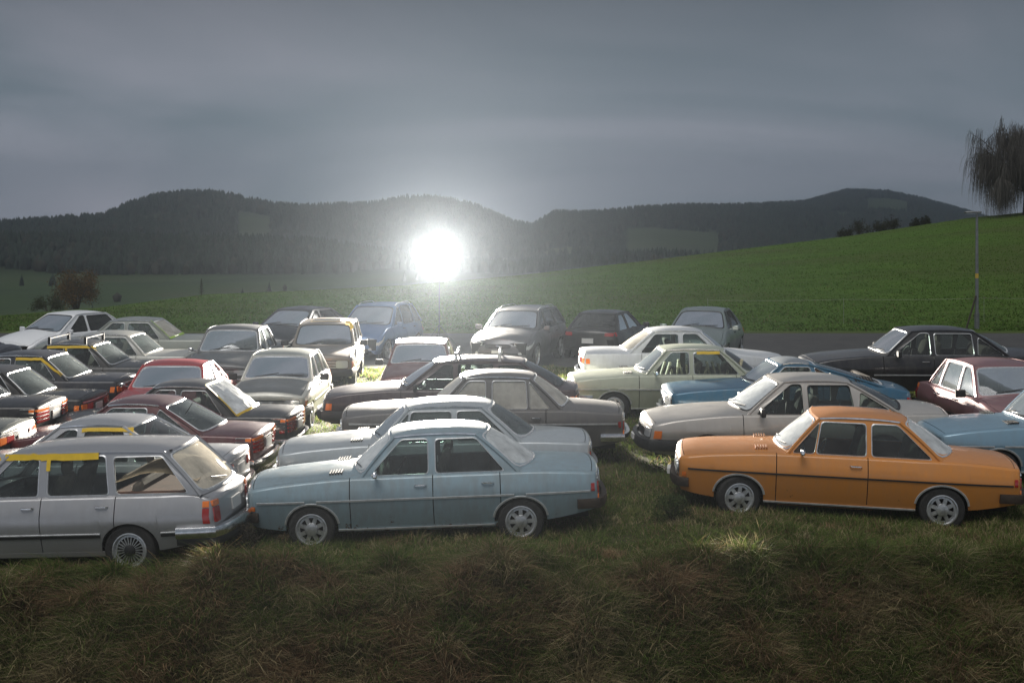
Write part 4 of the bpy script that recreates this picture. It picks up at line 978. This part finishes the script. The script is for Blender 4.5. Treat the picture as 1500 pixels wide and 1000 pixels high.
# road: asphalt strip a few mm above the terrain
yr = np.concatenate([np.arange(34.6, 43.3, .3)]); xr_ = np.arange(-40, 60, .5)
Yg, Xg = np.meshgrid(yr, xr_, indexing='ij'); Yg2 = Yg+.35*np.where(Yg < 36, vnoise(Xg, Xg*0, 7, 21), 0)+.0*Xg
Zg = ground_h(Xg, Yg2)+.035
idx = np.arange(Yg.size).reshape(Yg.shape); Q = np.stack([idx[:-1, :-1], idx[:-1, 1:], idx[1:, 1:], idx[1:, :-1]], -1).reshape(-1, 4)
rm_, nt, p = mat_base('asphalt'); geo = N(nt, 'ShaderNodeNewGeometry'); pos = geo.outputs['Position']
nt.links.new(ramp(nt, noise_n(nt, pos, 1.3, 8, .7), [(.3, (.045, .043, .042)), (.55, (.062, .060, .057)), (.75, (.085, .080, .072))]), p.inputs['Base Color']); p.inputs['Roughness'].default_value = .7
b = N(nt, 'ShaderNodeBump', Strength=.4, Distance=.02); nt.links.new(noise_n(nt, pos, 30, 4), b.inputs['Height']); nt.links.new(b.outputs[0], p.inputs['Normal'])
tag(bigmesh('road', np.stack([Xg, Yg2, Zg], -1).reshape(-1, 3), Q, rm_, smooth=True), kind='structure')

# ------------------------------------------------------------------ grass blades
def tint_mat(name, rough=.8, trans=.25):
    m, nt, p = mat_base(name); a = N(nt, 'ShaderNodeVertexColor', layer_name='tint'); nt.links.new(a.outputs[0], p.inputs['Base Color'])
    p.inputs['Roughness'].default_value = rough; p.inputs['Specular IOR Level'].default_value = .25
    if trans:
        o = nt.nodes['Material Output']; t = N(nt, 'ShaderNodeBsdfTranslucent'); nt.links.new(a.outputs[0], t.inputs[0]); mx = N(nt, 'ShaderNodeMixShader'); mx.inputs[0].default_value = trans
        nt.links.new(p.outputs[0], mx.inputs[1]); nt.links.new(t.outputs[0], mx.inputs[2]); nt.links.new(mx.outputs[0], o.inputs[0])
    return m
grassm = tint_mat('grass_blade', .75, .4)
def blades(name, X, Y, h, wd, lean, ldir, col, label, stiff=.5):
    n = len(X); Z = ground_h(X, Y)-.01
    az = rng.uniform(0, 6.28, n); wx, wy = np.cos(az)*wd/2, np.sin(az)*wd/2
    lx, ly = np.cos(ldir)*lean, np.sin(ldir)*lean
    def lvl(t, wf):
        hz_ = h*(t-.45*np.clip(lean/np.maximum(h, .01), 0, 1.6)*t*t); cx = X+lx*t**1.7; cy = Y+ly*t**1.7; cz = Z+hz_
        return cx, cy, cz, wf
    pts = []
    for t, wf in ((0, 1), (.55, .8)):
        cx, cy, cz, wf = lvl(t, wf); pts.append(np.stack([cx-wx*wf, cy-wy*wf, cz], -1)); pts.append(np.stack([cx+wx*wf, cy+wy*wf, cz], -1))
    cx, cy, cz, _ = lvl(1.0, 0); pts.append(np.stack([cx, cy, cz], -1))
    V = np.stack(pts, 1).reshape(-1, 3); b = np.arange(n)*5
    Fq = np.concatenate([np.stack([b, b+1, b+3], -1), np.stack([b, b+3, b+2], -1), np.stack([b+2, b+3, b+4], -1)], 0)
    c = np.concatenate([col, np.ones((n, 1))], 1); c5 = np.repeat(c, 5, axis=0)
    o = bigmesh(name, V, Fq, grassm, cols=c5); tag(o, label, 'grass', kind='stuff'); return o
def gcolors(n, X, Y, dry):
    g = np.array([.085, .130, .028]); g2 = np.array([.19, .245, .06]); s_ = np.array([.42, .34, .19]); r_ = np.array([.30, .20, .11])
    a = rng.random((n, 1)); c = g+(g2-g)*a
    k = rng.random(n) < dry; c2 = s_*(.5+.8*rng.random((n, 1))); pr = vnoise(X, Y, 1.6, 31) > -.08; c2 = np.where((pr & (rng.random(n) < .75))[:, None], r_*(.6+.8*rng.random((n, 1))), c2)
    return np.where(k[:, None], c2, c)
# field grass: tufted, denser close by
def scatter(n, x0, x1, y0, y1, clump=.35, seed=1):
    r = np.random.default_rng(seed); nc = max(10, int(n/28)); cx = r.uniform(x0, x1, nc); cy = r.uniform(y0, y1, nc)
    k = r.integers(0, nc, n); s_ = r.uniform(.02, .11, nc)[k]
    X = cx[k]+r.normal(0, 1, n)*s_; Y = cy[k]+r.normal(0, 1, n)*s_
    u = r.random(n) > clump*1.9; X = np.where(u, r.uniform(x0, x1, n), X); Y = np.where(u, r.uniform(y0, y1, n), Y)
    return X, Y, k, r
def cull(X, Y, marg=40):
    px = 750+F*X/Y; return (px > -marg) & (px < 1500+marg)
X, Y, k, r = scatter(330000, -9, 9, 14.6, 20, seed=2); m_ = cull(X, Y); X, Y, k = X[m_], Y[m_], k[m_]; n = len(X)
tall = .5+1.1*np.clip(.5+vnoise(X, Y, 1.3, 12), 0, 1); h = r.uniform(.06, .19, n)*tall*np.where(np.abs(X-1.6-.12*(Y-16)) < .5, .55, 1.0)
dry = np.clip(.30+.35*vnoise(X, Y, 2.2, 13)+.35*sstep(15.0, 14.2, Y), .05, .9)
blades('field_grass', X, Y, h, r.uniform(.006, .013, n), h*r.uniform(.2, 1.3, n), r.uniform(0, 6.28, n), gcolors(n, X, Y, dry), 'uneven tufted green grass around the front row of cars')
X, Y, k, r = scatter(200000, -17, 15, 20, 35, seed=3); m_ = cull(X, Y); X, Y, k = X[m_], Y[m_], k[m_]; n = len(X)
h = r.uniform(.05, .16, n)*(.6+.8*np.clip(.5+vnoise(X, Y, 1.7, 12), 0, 1)); dry = np.clip(.12+.25*vnoise(X, Y, 2.2, 13), .03, .6)
blades('field_grass', X, Y, h, r.uniform(.010, .020, n), h*r.uniform(.2, 1.1, n), r.uniform(0, 6.28, n), gcolors(n, X, Y, dry), 'green grass growing between the rear rows of parked cars')
# long drooping bank grass, laid over down the slope
X, Y, k, r = scatter(330000, -8, 8, 11.9, 15.3, clump=.45, seed=4); m_ = cull(X, Y); X, Y, k = X[m_], Y[m_], k[m_]; n = len(X)
cd = np.random.default_rng(9).uniform(-.9, .9, int(k.max())+1)[k]
dry = np.clip(.68+.75*vnoise(X, Y, 1.6, 15), .12, .97)*(.35+.65*sstep(15.2, 14.4, Y)); h = r.uniform(.16, .52, n)*(.45+.9*np.clip(.5+vnoise(X, Y, .9, 16), 0, 1))
blades('bank_grass', X, Y, h, r.uniform(.006, .014, n), h*r.uniform(.5, 1.4, n), -math.pi/2+cd+r.normal(0, .45, n), gcolors(n, X, Y, dry), 'long dry brown grass drooping down the bank in the foreground')
# pale tussocks standing out of the verge and bank
r = np.random.default_rng(14); nc = 420; cx = r.uniform(-8, 8, nc); cy = 12.6+5.4*r.random(nc)**1.3; q = 95; k = np.repeat(np.arange(nc), q); n = nc*q
sz = r.uniform(.25, 1, nc)[k]; X = cx[k]+r.normal(0, .06, n)*sz; Y = cy[k]+r.normal(0, .06, n)*sz; dd_ = np.where(Y < 15.2, -math.pi/2, r.uniform(0, 6.28, n))+r.normal(0, .9, n)
h = r.uniform(.2, .55, n)*(.45+.55*sz)*np.where(Y > 15.0, .4, 1.0); pc = np.array([[.46, .39, .22], [.30, .32, .11], [.40, .28, .15], [.16, .22, .06]])[r.integers(0, 4, nc)][k]
blades('tussock_grass', X, Y, h, r.uniform(.006, .013, n), h*r.uniform(.3, 1.3, n), dd_, pc*(.6+.6*r.random((n, 1))), 'pale straw tussocks scattered along the verge and bank')
# pasture tufts on the slope behind
r = np.random.default_rng(6); n = 170000
Yp = 44+(r.random(n)**1.5)*115; pxp = r.uniform(-60, 1560, n); Xp = (pxp-750)/F*Yp; ok = Yp < lerpn(pxp, PXS, DC)-1; Xp, Yp = Xp[ok], Yp[ok]; n = len(Xp)
h = r.uniform(.03, .10, n)*(1+.6*vnoise(Xp, Yp, 5, 17)); col = np.array([.075, .140, .018])*(.7+.7*r.random((n, 1))); col[r.random(n) < .12] = (.14, .14, .05)
blades('pasture_grass', Xp, Yp, h, r.uniform(.03, .08, n), h*r.uniform(.3, 1.2, n), r.uniform(0, 6.28, n), col, 'short green pasture grass on the slope beyond the road')

# ------------------------------------------------------------------ weeds between the silver estate and the pale blue sedan
wm = tint_mat('weed_leaf', .85, .3)
def weed(px, d, hgt, wid, label, nb=900, seed=1, cols=((.07, .055, .035), (.05, .045, .03))):
    r = np.random.default_rng(seed); X0 = (px-750)/F*d; z0 = float(ground_h(np.array([X0]), np.array([d]))[0])
    root = empty('weed_plant', (X0, d, z0)); tag(root, label, 'weeds')
    m = M()
    for k in range(26):
        a = r.uniform(0, 6.28); l = r.uniform(.6, 1)*hgt; sp_ = r.uniform(.1, 1)*wid/2
        m.tube([(0, 0, -.03), (math.cos(a)*sp_*.4, math.sin(a)*sp_*.4, l*.6), (math.cos(a)*sp_, math.sin(a)*sp_, l*r.uniform(.75, 1))], [.006, .004, .002], 4, cap=False)
    m.build('stem', simple('dry_stem', (.09, .07, .045), .9), root)
    V = []; Fc = []; Cc = []
    for k in range(nb):
        a = r.uniform(0, 6.28); q = r.random()**.6; zz = r.random()**.8*hgt; rad = q*wid/2*(1-.5*zz/hgt)
        c = Vector((math.cos(a)*rad, math.sin(a)*rad, zz)); d1_ = Vector(r.normal(0, 1, 3)).normalized()*r.uniform(.02, .05); d2_ = Vector(r.normal(0, 1, 3)).normalized()*.012
        b = len(V); V += [c-d1_, c+d2_, c+d1_]; Fc.append((b, b+1, b+2)); cc = cols[0] if r.random() < .5 else cols[1]; Cc += [(*cc, 1)]*3
    o = bigmesh('foliage', np.array([tuple(v) for v in V]), np.array(Fc), wm, root, np.array(Cc))
weed(352, 16.1, .42, .62, 'dark dried weed clump between the silver estate and pale blue sedan', 1600, 2)
weed(420, 16.6, .16, .35, 'brown dry tuft by the front wheel of the pale blue sedan', 500, 4, ((.14, .09, .05), (.10, .08, .04)))
weed(985, 17.3, .34, .7, 'green weed clump at the nose of the orange sedan', 1400, 3, ((.045, .07, .02), (.07, .09, .03)))

# ------------------------------------------------------------------ trees
bark = simple('bark', (.06, .05, .04), .95, bump=.6, bscale=12, var=.3)
leafm = tint_mat('leaf', .8, .3)
def gz(X, Y): return float(ground_h(np.array([X]), np.array([Y]))[0])
def leaf_cloud(r, centers, n, rad, size):
    c = centers[r.integers(0, len(centers), n)]; P_ = c+r.normal(0, 1, (n, 3))*rad; a = r.normal(0, 1, (n, 3)); a /= np.linalg.norm(a, axis=1)[:, None]; b = r.normal(0, 1, (n, 3)); b /= np.linalg.norm(b, axis=1)[:, None]
    s_ = r.uniform(.5, 1.3, (n, 1))*size; V = np.stack([P_-a*s_, P_+b*s_*.6, P_+a*s_], 1).reshape(-1, 3); Fc = np.arange(n*3).reshape(n, 3); return V, Fc
def bush(name, px, d, w_, h_, label, cols, seed, n=5000, z=None, trunk=.0, leaf=.09, cat='tree', group=None):
    r = np.random.default_rng(seed); X0 = (px-750)/F*d; z0 = z if z is not None else gz(X0, d); root = empty(name, (X0, d, z0)); tag(root, label, cat, group)
    m = M(); cs = []
    for k in range(16):
        a = r.uniform(0, 6.28); q = r.uniform(.15, 1)**.7*w_/2; top = h_*(1-.35*(q/(w_/2))**2)*r.uniform(.65, 1)
        p1 = (math.cos(a)*q*.3, math.sin(a)*q*.3, top*.45); p2 = (math.cos(a)*q, math.sin(a)*q, top)
        m.tube([(0, 0, -.1), p1, p2], [.02*h_, .012*h_, .003*h_], 5, cap=False); cs += [p2, tuple((np.array(p1)+np.array(p2))/2), (p2[0]*1.1, p2[1]*1.1, top*.6)]
    m.build('trunk', bark, root); V, Fc = leaf_cloud(r, np.array(cs), n, h_*.085, leaf)
    cc = np.array(cols)[r.integers(0, len(cols), n)]*(.6+.8*r.random((n, 1))); bigmesh('crown', V, Fc, leafm, root, np.repeat(np.concatenate([cc, np.ones((n, 1))], 1), 3, axis=0))
bush('autumn_tree', 112, 70, 2.9, 2.4, 'small autumn-brown tree beyond the road at the far left', [(.16, .085, .028), (.10, .065, .025), (.05, .045, .02)], 3, 9000, leaf=.07)
bush('green_bush', 72, 68, 1.6, 1.0, 'low dark green bush at the left foot of the autumn-brown tree', [(.03, .045, .015), (.05, .06, .02)], 4, 2500, leaf=.06, cat='bush')
def spruce(px, d, h_, label, seed, z=None, sink=0):
    r = np.random.default_rng(seed); X0 = (px-750)/F*d; z0 = (z if z is not None else gz(X0, d))-sink; root = empty('spruce_tree', (X0, d, z0)); tag(root, label, 'tree')
    M().tube([(0, 0, -.2), (0, 0, h_)], [.03*h_, .004*h_], 6, cap=False).build('trunk', bark, root)
    n = 1800; t = r.random(n)**.8; a = r.uniform(0, 6.28, n); rad = (1-t)*h_*.24*r.random(n)**.5*(.75+.25*np.sin(t*40)); P_ = np.stack([np.cos(a)*rad, np.sin(a)*rad, h_*(.08+.92*t)], -1)
    o = np.stack([np.cos(a), np.sin(a), -.4+0*a], -1)*h_*.035; s_ = np.stack([-np.sin(a), np.cos(a), 0*a], -1)*h_*.014
    V = np.stack([P_-s_, P_+s_, P_+o], 1).reshape(-1, 3); cc = np.array([.022, .036, .016])*(.6+.9*r.random((n, 1)))
    bigmesh('crown', V, np.arange(n*3).reshape(n, 3), leafm, root, np.repeat(np.concatenate([cc, np.ones((n, 1))], 1), 3, axis=0))
spruce(295, 74, .95, 'lone little spruce on the meadow edge above the dark grey cars', 5)
spruce(958, 131, .6, 'tiny conifer tip poking over the slope above the black hatchback', 8)
for i, (px, hh, lb) in enumerate([(1237, 1.0, 'leftmost small conifer behind the crest of the green slope'), (1259, 1.6, 'tallest small conifer behind the crest of the green slope'), (1290, 1.2, 'small conifer right of the tallest one on the slope crest'), (1308, 1.4, 'rather wide conifer midway along the slope crest'), (1341, .8, 'small conifer second from the willow on the slope crest'), (1355, .9, 'small conifer on the slope crest nearest the willow')]):
    dd = float(lerpn(px, PXS, DC))+2; bush('small_tree', px, dd, hh*1.5, hh+.55, lb.replace('conifer', 'dark tree'), [(.025, .035, .018), (.04, .04, .022)], 60+i, 1500, leaf=.12, group='small trees along the slope crest', z=gz((px-750)/F*dd, dd)-.3)
# weeping willow at the right edge
def willow(px, d, h_, w_, label):
    r = np.random.default_rng(42); X0 = (px-750)/F*d; root = empty('willow_tree', (X0, d, gz(X0, d))); tag(root, label, 'tree')
    m = M(); m.tube([(0, 0, -.3), (.1, 0, h_*.18), (-.1, 0, h_*.34)], [.42, .34, .28], 9, cap=False); m.build('trunk', bark, root)
    lm = M(); tips = []
    for k in range(34):
        a = r.uniform(0, 6.28); el = r.uniform(.15, 1.35); l = h_*r.uniform(.40, .70); p = np.array([-.1, 0, h_*r.uniform(.2, .34)]); pts = [tuple(p)]; dirv = np.array([math.cos(a)*math.cos(el), math.sin(a)*math.cos(el), math.sin(el)])
        for q in range(6):
            dirv = dirv+r.normal(0, .14, 3)+np.array([0, 0, -.05 if q > 3 else .02]); dirv /= np.linalg.norm(dirv); p = p+dirv*l/6; pts.append(tuple(p)); 
            if q > 0: tips.append((p.copy(), dirv.copy()))
            if q in (2, 3, 4):
                for _ in range(2):
                    d2 = dirv+r.normal(0, .55, 3); d2 /= np.linalg.norm(d2); pp = p.copy(); sub = [tuple(pp)]
                    for q2 in range(3): d2 = d2+r.normal(0, .12, 3)+np.array([0, 0, -.08]); d2 /= np.linalg.norm(d2); pp = pp+d2*l*.10; sub.append(tuple(pp)); tips.append((pp.copy(), d2.copy()))
                    lm.tube(sub, [.05, .035, .02, .012], 4, cap=False)
        lm.tube(pts, [.15, .12, .09, .07, .05, .03, .015], 5, cap=False)
    lm.build('limb', bark, root)
    V = []; Fc = []; Cc = []
    for k in range(9500):
        p, dv2 = tips[r.integers(0, len(tips))]; p = p+r.normal(0, .25, 3); l = r.uniform(1.0, 4.6); out_ = np.array([dv2[0], dv2[1], 0])*r.uniform(.2, .7); c = p.copy(); wd = r.uniform(.012, .03); ax = r.uniform(0, 3.14); wv = np.array([math.cos(ax), math.sin(ax), 0])*wd; b = len(V)
        for q in range(5):
            t = q/4; cc = p+out_*(1-(1-t)**2)+np.array([r.normal(0, .04), r.normal(0, .04), -l*t+.25*l*math.sin(min(1, t*2)*1.5)*.2]); f = 1-.7*t
            V += [tuple(cc-wv*f), tuple(cc+wv*f)]
        for q in range(4): Fc += [(b+2*q, b+2*q+1, b+2*q+3), (b+2*q, b+2*q+3, b+2*q+2)]
        g = r.uniform(.6, 1.3); Cc += [(.13*g, .12*g, .11*g, 1)]*10
    bigmesh('hanging_twigs', np.array(V), np.array(Fc), leafm, root, np.array(Cc))
willow(1503, 152, 12.4, 11, 'bare weeping willow standing on the slope crest at the right edge')

# ------------------------------------------------------------------ far forest
def forest_obj(n, ya, yb, seed, label, hmin, hmax, maskf, name):
    r = np.random.default_rng(seed); Y = ya+(yb-ya)*r.random(n); px = r.uniform(-120, 1620, n); X = (px-750)/F*Y
    k = maskf(px, X, Y, r); X, Y, px = X[k], Y[k], px[k]; n = len(X); Z = ground_h(X, Y)-1; h = r.uniform(hmin, hmax, n); rad = h*r.uniform(.17, .30, n); rd_ = r.random(n) < .12
    S_ = 6; a = np.arange(S_)/S_*2*math.pi; ph = r.uniform(0, 1, n)
    def ringp(rr, zz): return np.stack([X[:, None]+np.cos(a+ph[:, None])*(rr*1.0)[:, None]*r.uniform(.8, 1.2, (n, S_)), Y[:, None]+np.sin(a+ph[:, None])*rr[:, None], np.repeat((Z+zz)[:, None], S_, 1)], -1)
    r0 = ringp(np.where(rd_, rad*.9, rad), h*.10); r1 = ringp(np.where(rd_, rad*1.35, rad*.62), h*.55); tp = np.stack([X, Y, Z+np.where(rd_, h*.85, h)], -1)[:, None, :]
    V = np.concatenate([r0, r1, tp], 1).reshape(-1, 3); b = np.arange(n)*(2*S_+1); fs = []
    for i in range(S_):
        j = (i+1) % S_; fs += [np.stack([b+i, b+j, b+S_+j], -1), np.stack([b+i, b+S_+j, b+S_+i], -1), np.stack([b+S_+i, b+S_+j, b+2*S_], -1)]
    cc = np.array([.016, .026, .017])*(.55+1.0*r.random((n, 1))); cc[rd_] = np.array([.030, .030, .020])*(.6+.7*r.random((int(rd_.sum()), 1)))
    o = bigmesh(name, V, np.concatenate(fs, 0), tint_mat(name+'_leaf', .95, 0), cols=np.repeat(np.concatenate([cc, np.ones((n, 1))], 1), 2*S_+1, axis=0)); tag(o, label, 'forest', kind='stuff')
def mk_ridge(px, X, Y, r):
    rd = lerpn(px, RX, RD); clear = clearing(px, X, Y)
    return (Y < rd+60) & ~clear
forest_obj(62000, 1900, 4850, 31, 'dark wooded hills along the far skyline', 11, 22, mk_ridge, 'hill_forest')
def mk_mid(px, X, Y, r):
    lim = lerpn(px, [-120, 0, 120, 500, 560, 640, 760, 900, 1000, 1620], [1180, 1250, 1180, 1200, 1300, 1330, 1350, 1250, 1300, 1300])
    return (Y > lim) & ~clearing(px, X, Y) & (vnoise(X, Y, 300, 19) < .55) & ((px < 600) | (r.random(len(px)) < .5))
forest_obj(17000, 1150, 1800, 33, 'nearer dark belt of trees at the foot of the hills', 9, 18, mk_mid, 'valley_forest')
def mk_hedge(px, X, Y, r): return (vnoise(X, Y, 160, 27) > .48) & (px < 700)
forest_obj(2500, 450, 1150, 35, 'scattered tree groups on the dusky valley floor', 6, 12, mk_hedge, 'valley_trees')

# ------------------------------------------------------------------ street lamp, prop, fence
def street_lamp(px, d):
    X0 = (px-750)/F*d; z0 = gz(X0, d); top = CZ-(312-HY)/F*d-z0
    root = empty('street_lamp', (X0, d, z0)); tag(root, 'grey street lamp with flat head standing behind the road at right', 'street lamp')
    galv = simple('galvanised_steel', (.20, .21, .21), .5, .5, var=.25, vscale=3)
    M().tube([(0, 0, -.2), (0, 0, top*.5), (0, 0, top)], [.065, .055, .042], 12).build('pole', galv, root)
    h = M(); h.box(-.42, .14, -.10, .10, top-.01, top+.055, .02); h.build('lamp_head', galv, root)
    M().box(-.38, -.02, -.08, .08, top-.025, top-.012).build('lamp_glass', lamp_g, root)
    M().tube([(0, 0, top*.44), (0, 0, top*.44+.16)], .060, 12, cap=False).build('marker_band', simple('yellow_band', (.55, .36, .05), .5), root)
    M().tube([(0, 0, .0), (0, 0, .55)], .085, 12).build('pole_base', galv, root)
    pr = empty('prop_post', (X0-.42, d-.1, z0)); tag(pr, 'dark wooden prop leaning against the foot of the street lamp', 'post')
    M().tube([(0, 0, -.05), (.36, .02, 1.15)], [.035, .03], 8).build('shaft', simple('dark_wood', (.05, .04, .03), .9, var=.3), pr)
    M().box(-.09, .09, -.09, .09, -.06, .02, .01).build('foot_plate', simple('dark_wood', (.05, .04, .03), .9, var=.3), pr)
street_lamp(1431, 44.5)
fr = empty('pasture_fence', (0, 0, 0)); tag(fr, 'thin white electric fence wire on slim posts along the slope foot', 'fence')
wt = simple('white_post', (.22, .24, .18), .6); wt2 = simple('fence_wire', (.24, .26, .18), .6); pts = []
for i in range(5):
    px = 1040+i*200+random.uniform(-8, 8); d = 46.5; X0 = (px-750)/F*d; z0 = gz(X0, d)
    M().tube([(X0, d, z0-.1), (X0, d, z0+.95)], .008, 6).build('fence_post', wt, fr); pts.append((X0, d, z0+.88))
wp = []
for a, b in zip(pts[:-1], pts[1:]):
    for q in range(4): t = q/4; wp.append((a[0]+(b[0]-a[0])*t, a[1], a[2]+(b[2]-a[2])*t-.03*math.sin(t*3.14)))
wp.append(pts[-1]); M().tube(wp, .006, 4).build('wire', wt2, fr)

# ------------------------------------------------------------------ the photographer's lamp on its stand
LD = 40.2; LX = (643-750)/F*LD; LZ = CZ-(376-HY)/F*LD; lz0 = gz(LX, LD)
st = empty('flash_lamp', (LX, LD, lz0)); tag(st, 'blazing white photographic lamp on a thin tripod stand behind the cars', 'lamp')
hh = LZ-lz0; blackm = simple('stand_black', (.02, .02, .02), .4)
M().tube([(0, .12, .35), (0, .12, hh)], [.013, .009], 8).build('stand_pole', blackm, st)
for k in range(3):
    a = k*2.094+.4; M().tube([(0, .12, .75), (math.cos(a)*.62, .12+math.sin(a)*.62, .04)], .011, 6).build('stand_leg', blackm, st)
M().lathe([(.10, .50), (.13, .48), (.14, .15), (.57, .02), (.66, -.10), (.67, -.12)], 32, 'y', (0, 0, hh)).build('reflector', blackm, st)
em = simple('lamp_glare', (.9, .9, .9), .5, emis=(1, .95, .87), es=28.0)
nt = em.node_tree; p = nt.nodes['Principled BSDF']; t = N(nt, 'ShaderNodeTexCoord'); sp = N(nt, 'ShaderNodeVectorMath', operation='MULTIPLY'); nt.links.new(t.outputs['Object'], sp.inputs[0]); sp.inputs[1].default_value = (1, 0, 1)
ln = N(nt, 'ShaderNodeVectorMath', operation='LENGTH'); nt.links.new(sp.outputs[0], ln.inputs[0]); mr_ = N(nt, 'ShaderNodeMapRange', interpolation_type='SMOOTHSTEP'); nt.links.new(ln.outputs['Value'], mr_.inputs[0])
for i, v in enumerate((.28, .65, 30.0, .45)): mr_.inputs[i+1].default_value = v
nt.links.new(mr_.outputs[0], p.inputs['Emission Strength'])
M().lathe([(.65, -.105), (.56, -.13), (.4, -.16), (.2, -.19), (.001, -.20)], 40, 'y').build('glare_disc', em, st).location = (0, 0, hh)  # lamp disc enlarged to the size of its glare, glow fading to the rim
pl_ = bpy.data.lights.new('flash_light', 'SPOT'); plo = bpy.data.objects.new('flash_light', pl_); C.objects.link(plo)
plo.parent = st; plo.location = (0, -.55, hh); pl_.energy = 115000; pl_.shadow_soft_size = .35; pl_.spot_size = R(104); pl_.spot_blend = 1.0; plo.rotation_euler = (R(103), 0, R(180+2)); pl_.color = (1, .92, .80)

# ------------------------------------------------------------------ haze
hm_ = bpy.data.materials.new('haze_air'); hm_.use_nodes = True; nt = hm_.node_tree; nt.nodes.clear()
o_ = N(nt, 'ShaderNodeOutputMaterial'); pv = N(nt, 'ShaderNodeVolumePrincipled'); pv.inputs['Color'].default_value = (.62, .70, .80, 1); pv.inputs['Density'].default_value = .00021; pv.inputs['Anisotropy'].default_value = .8
nt.links.new(pv.outputs[0], o_.inputs['Volume'])
hb = M().box(-7000, 7000, -30, 5750, -125, 260).build('haze', hm_, smooth=False); tag(hb, kind='stuff')
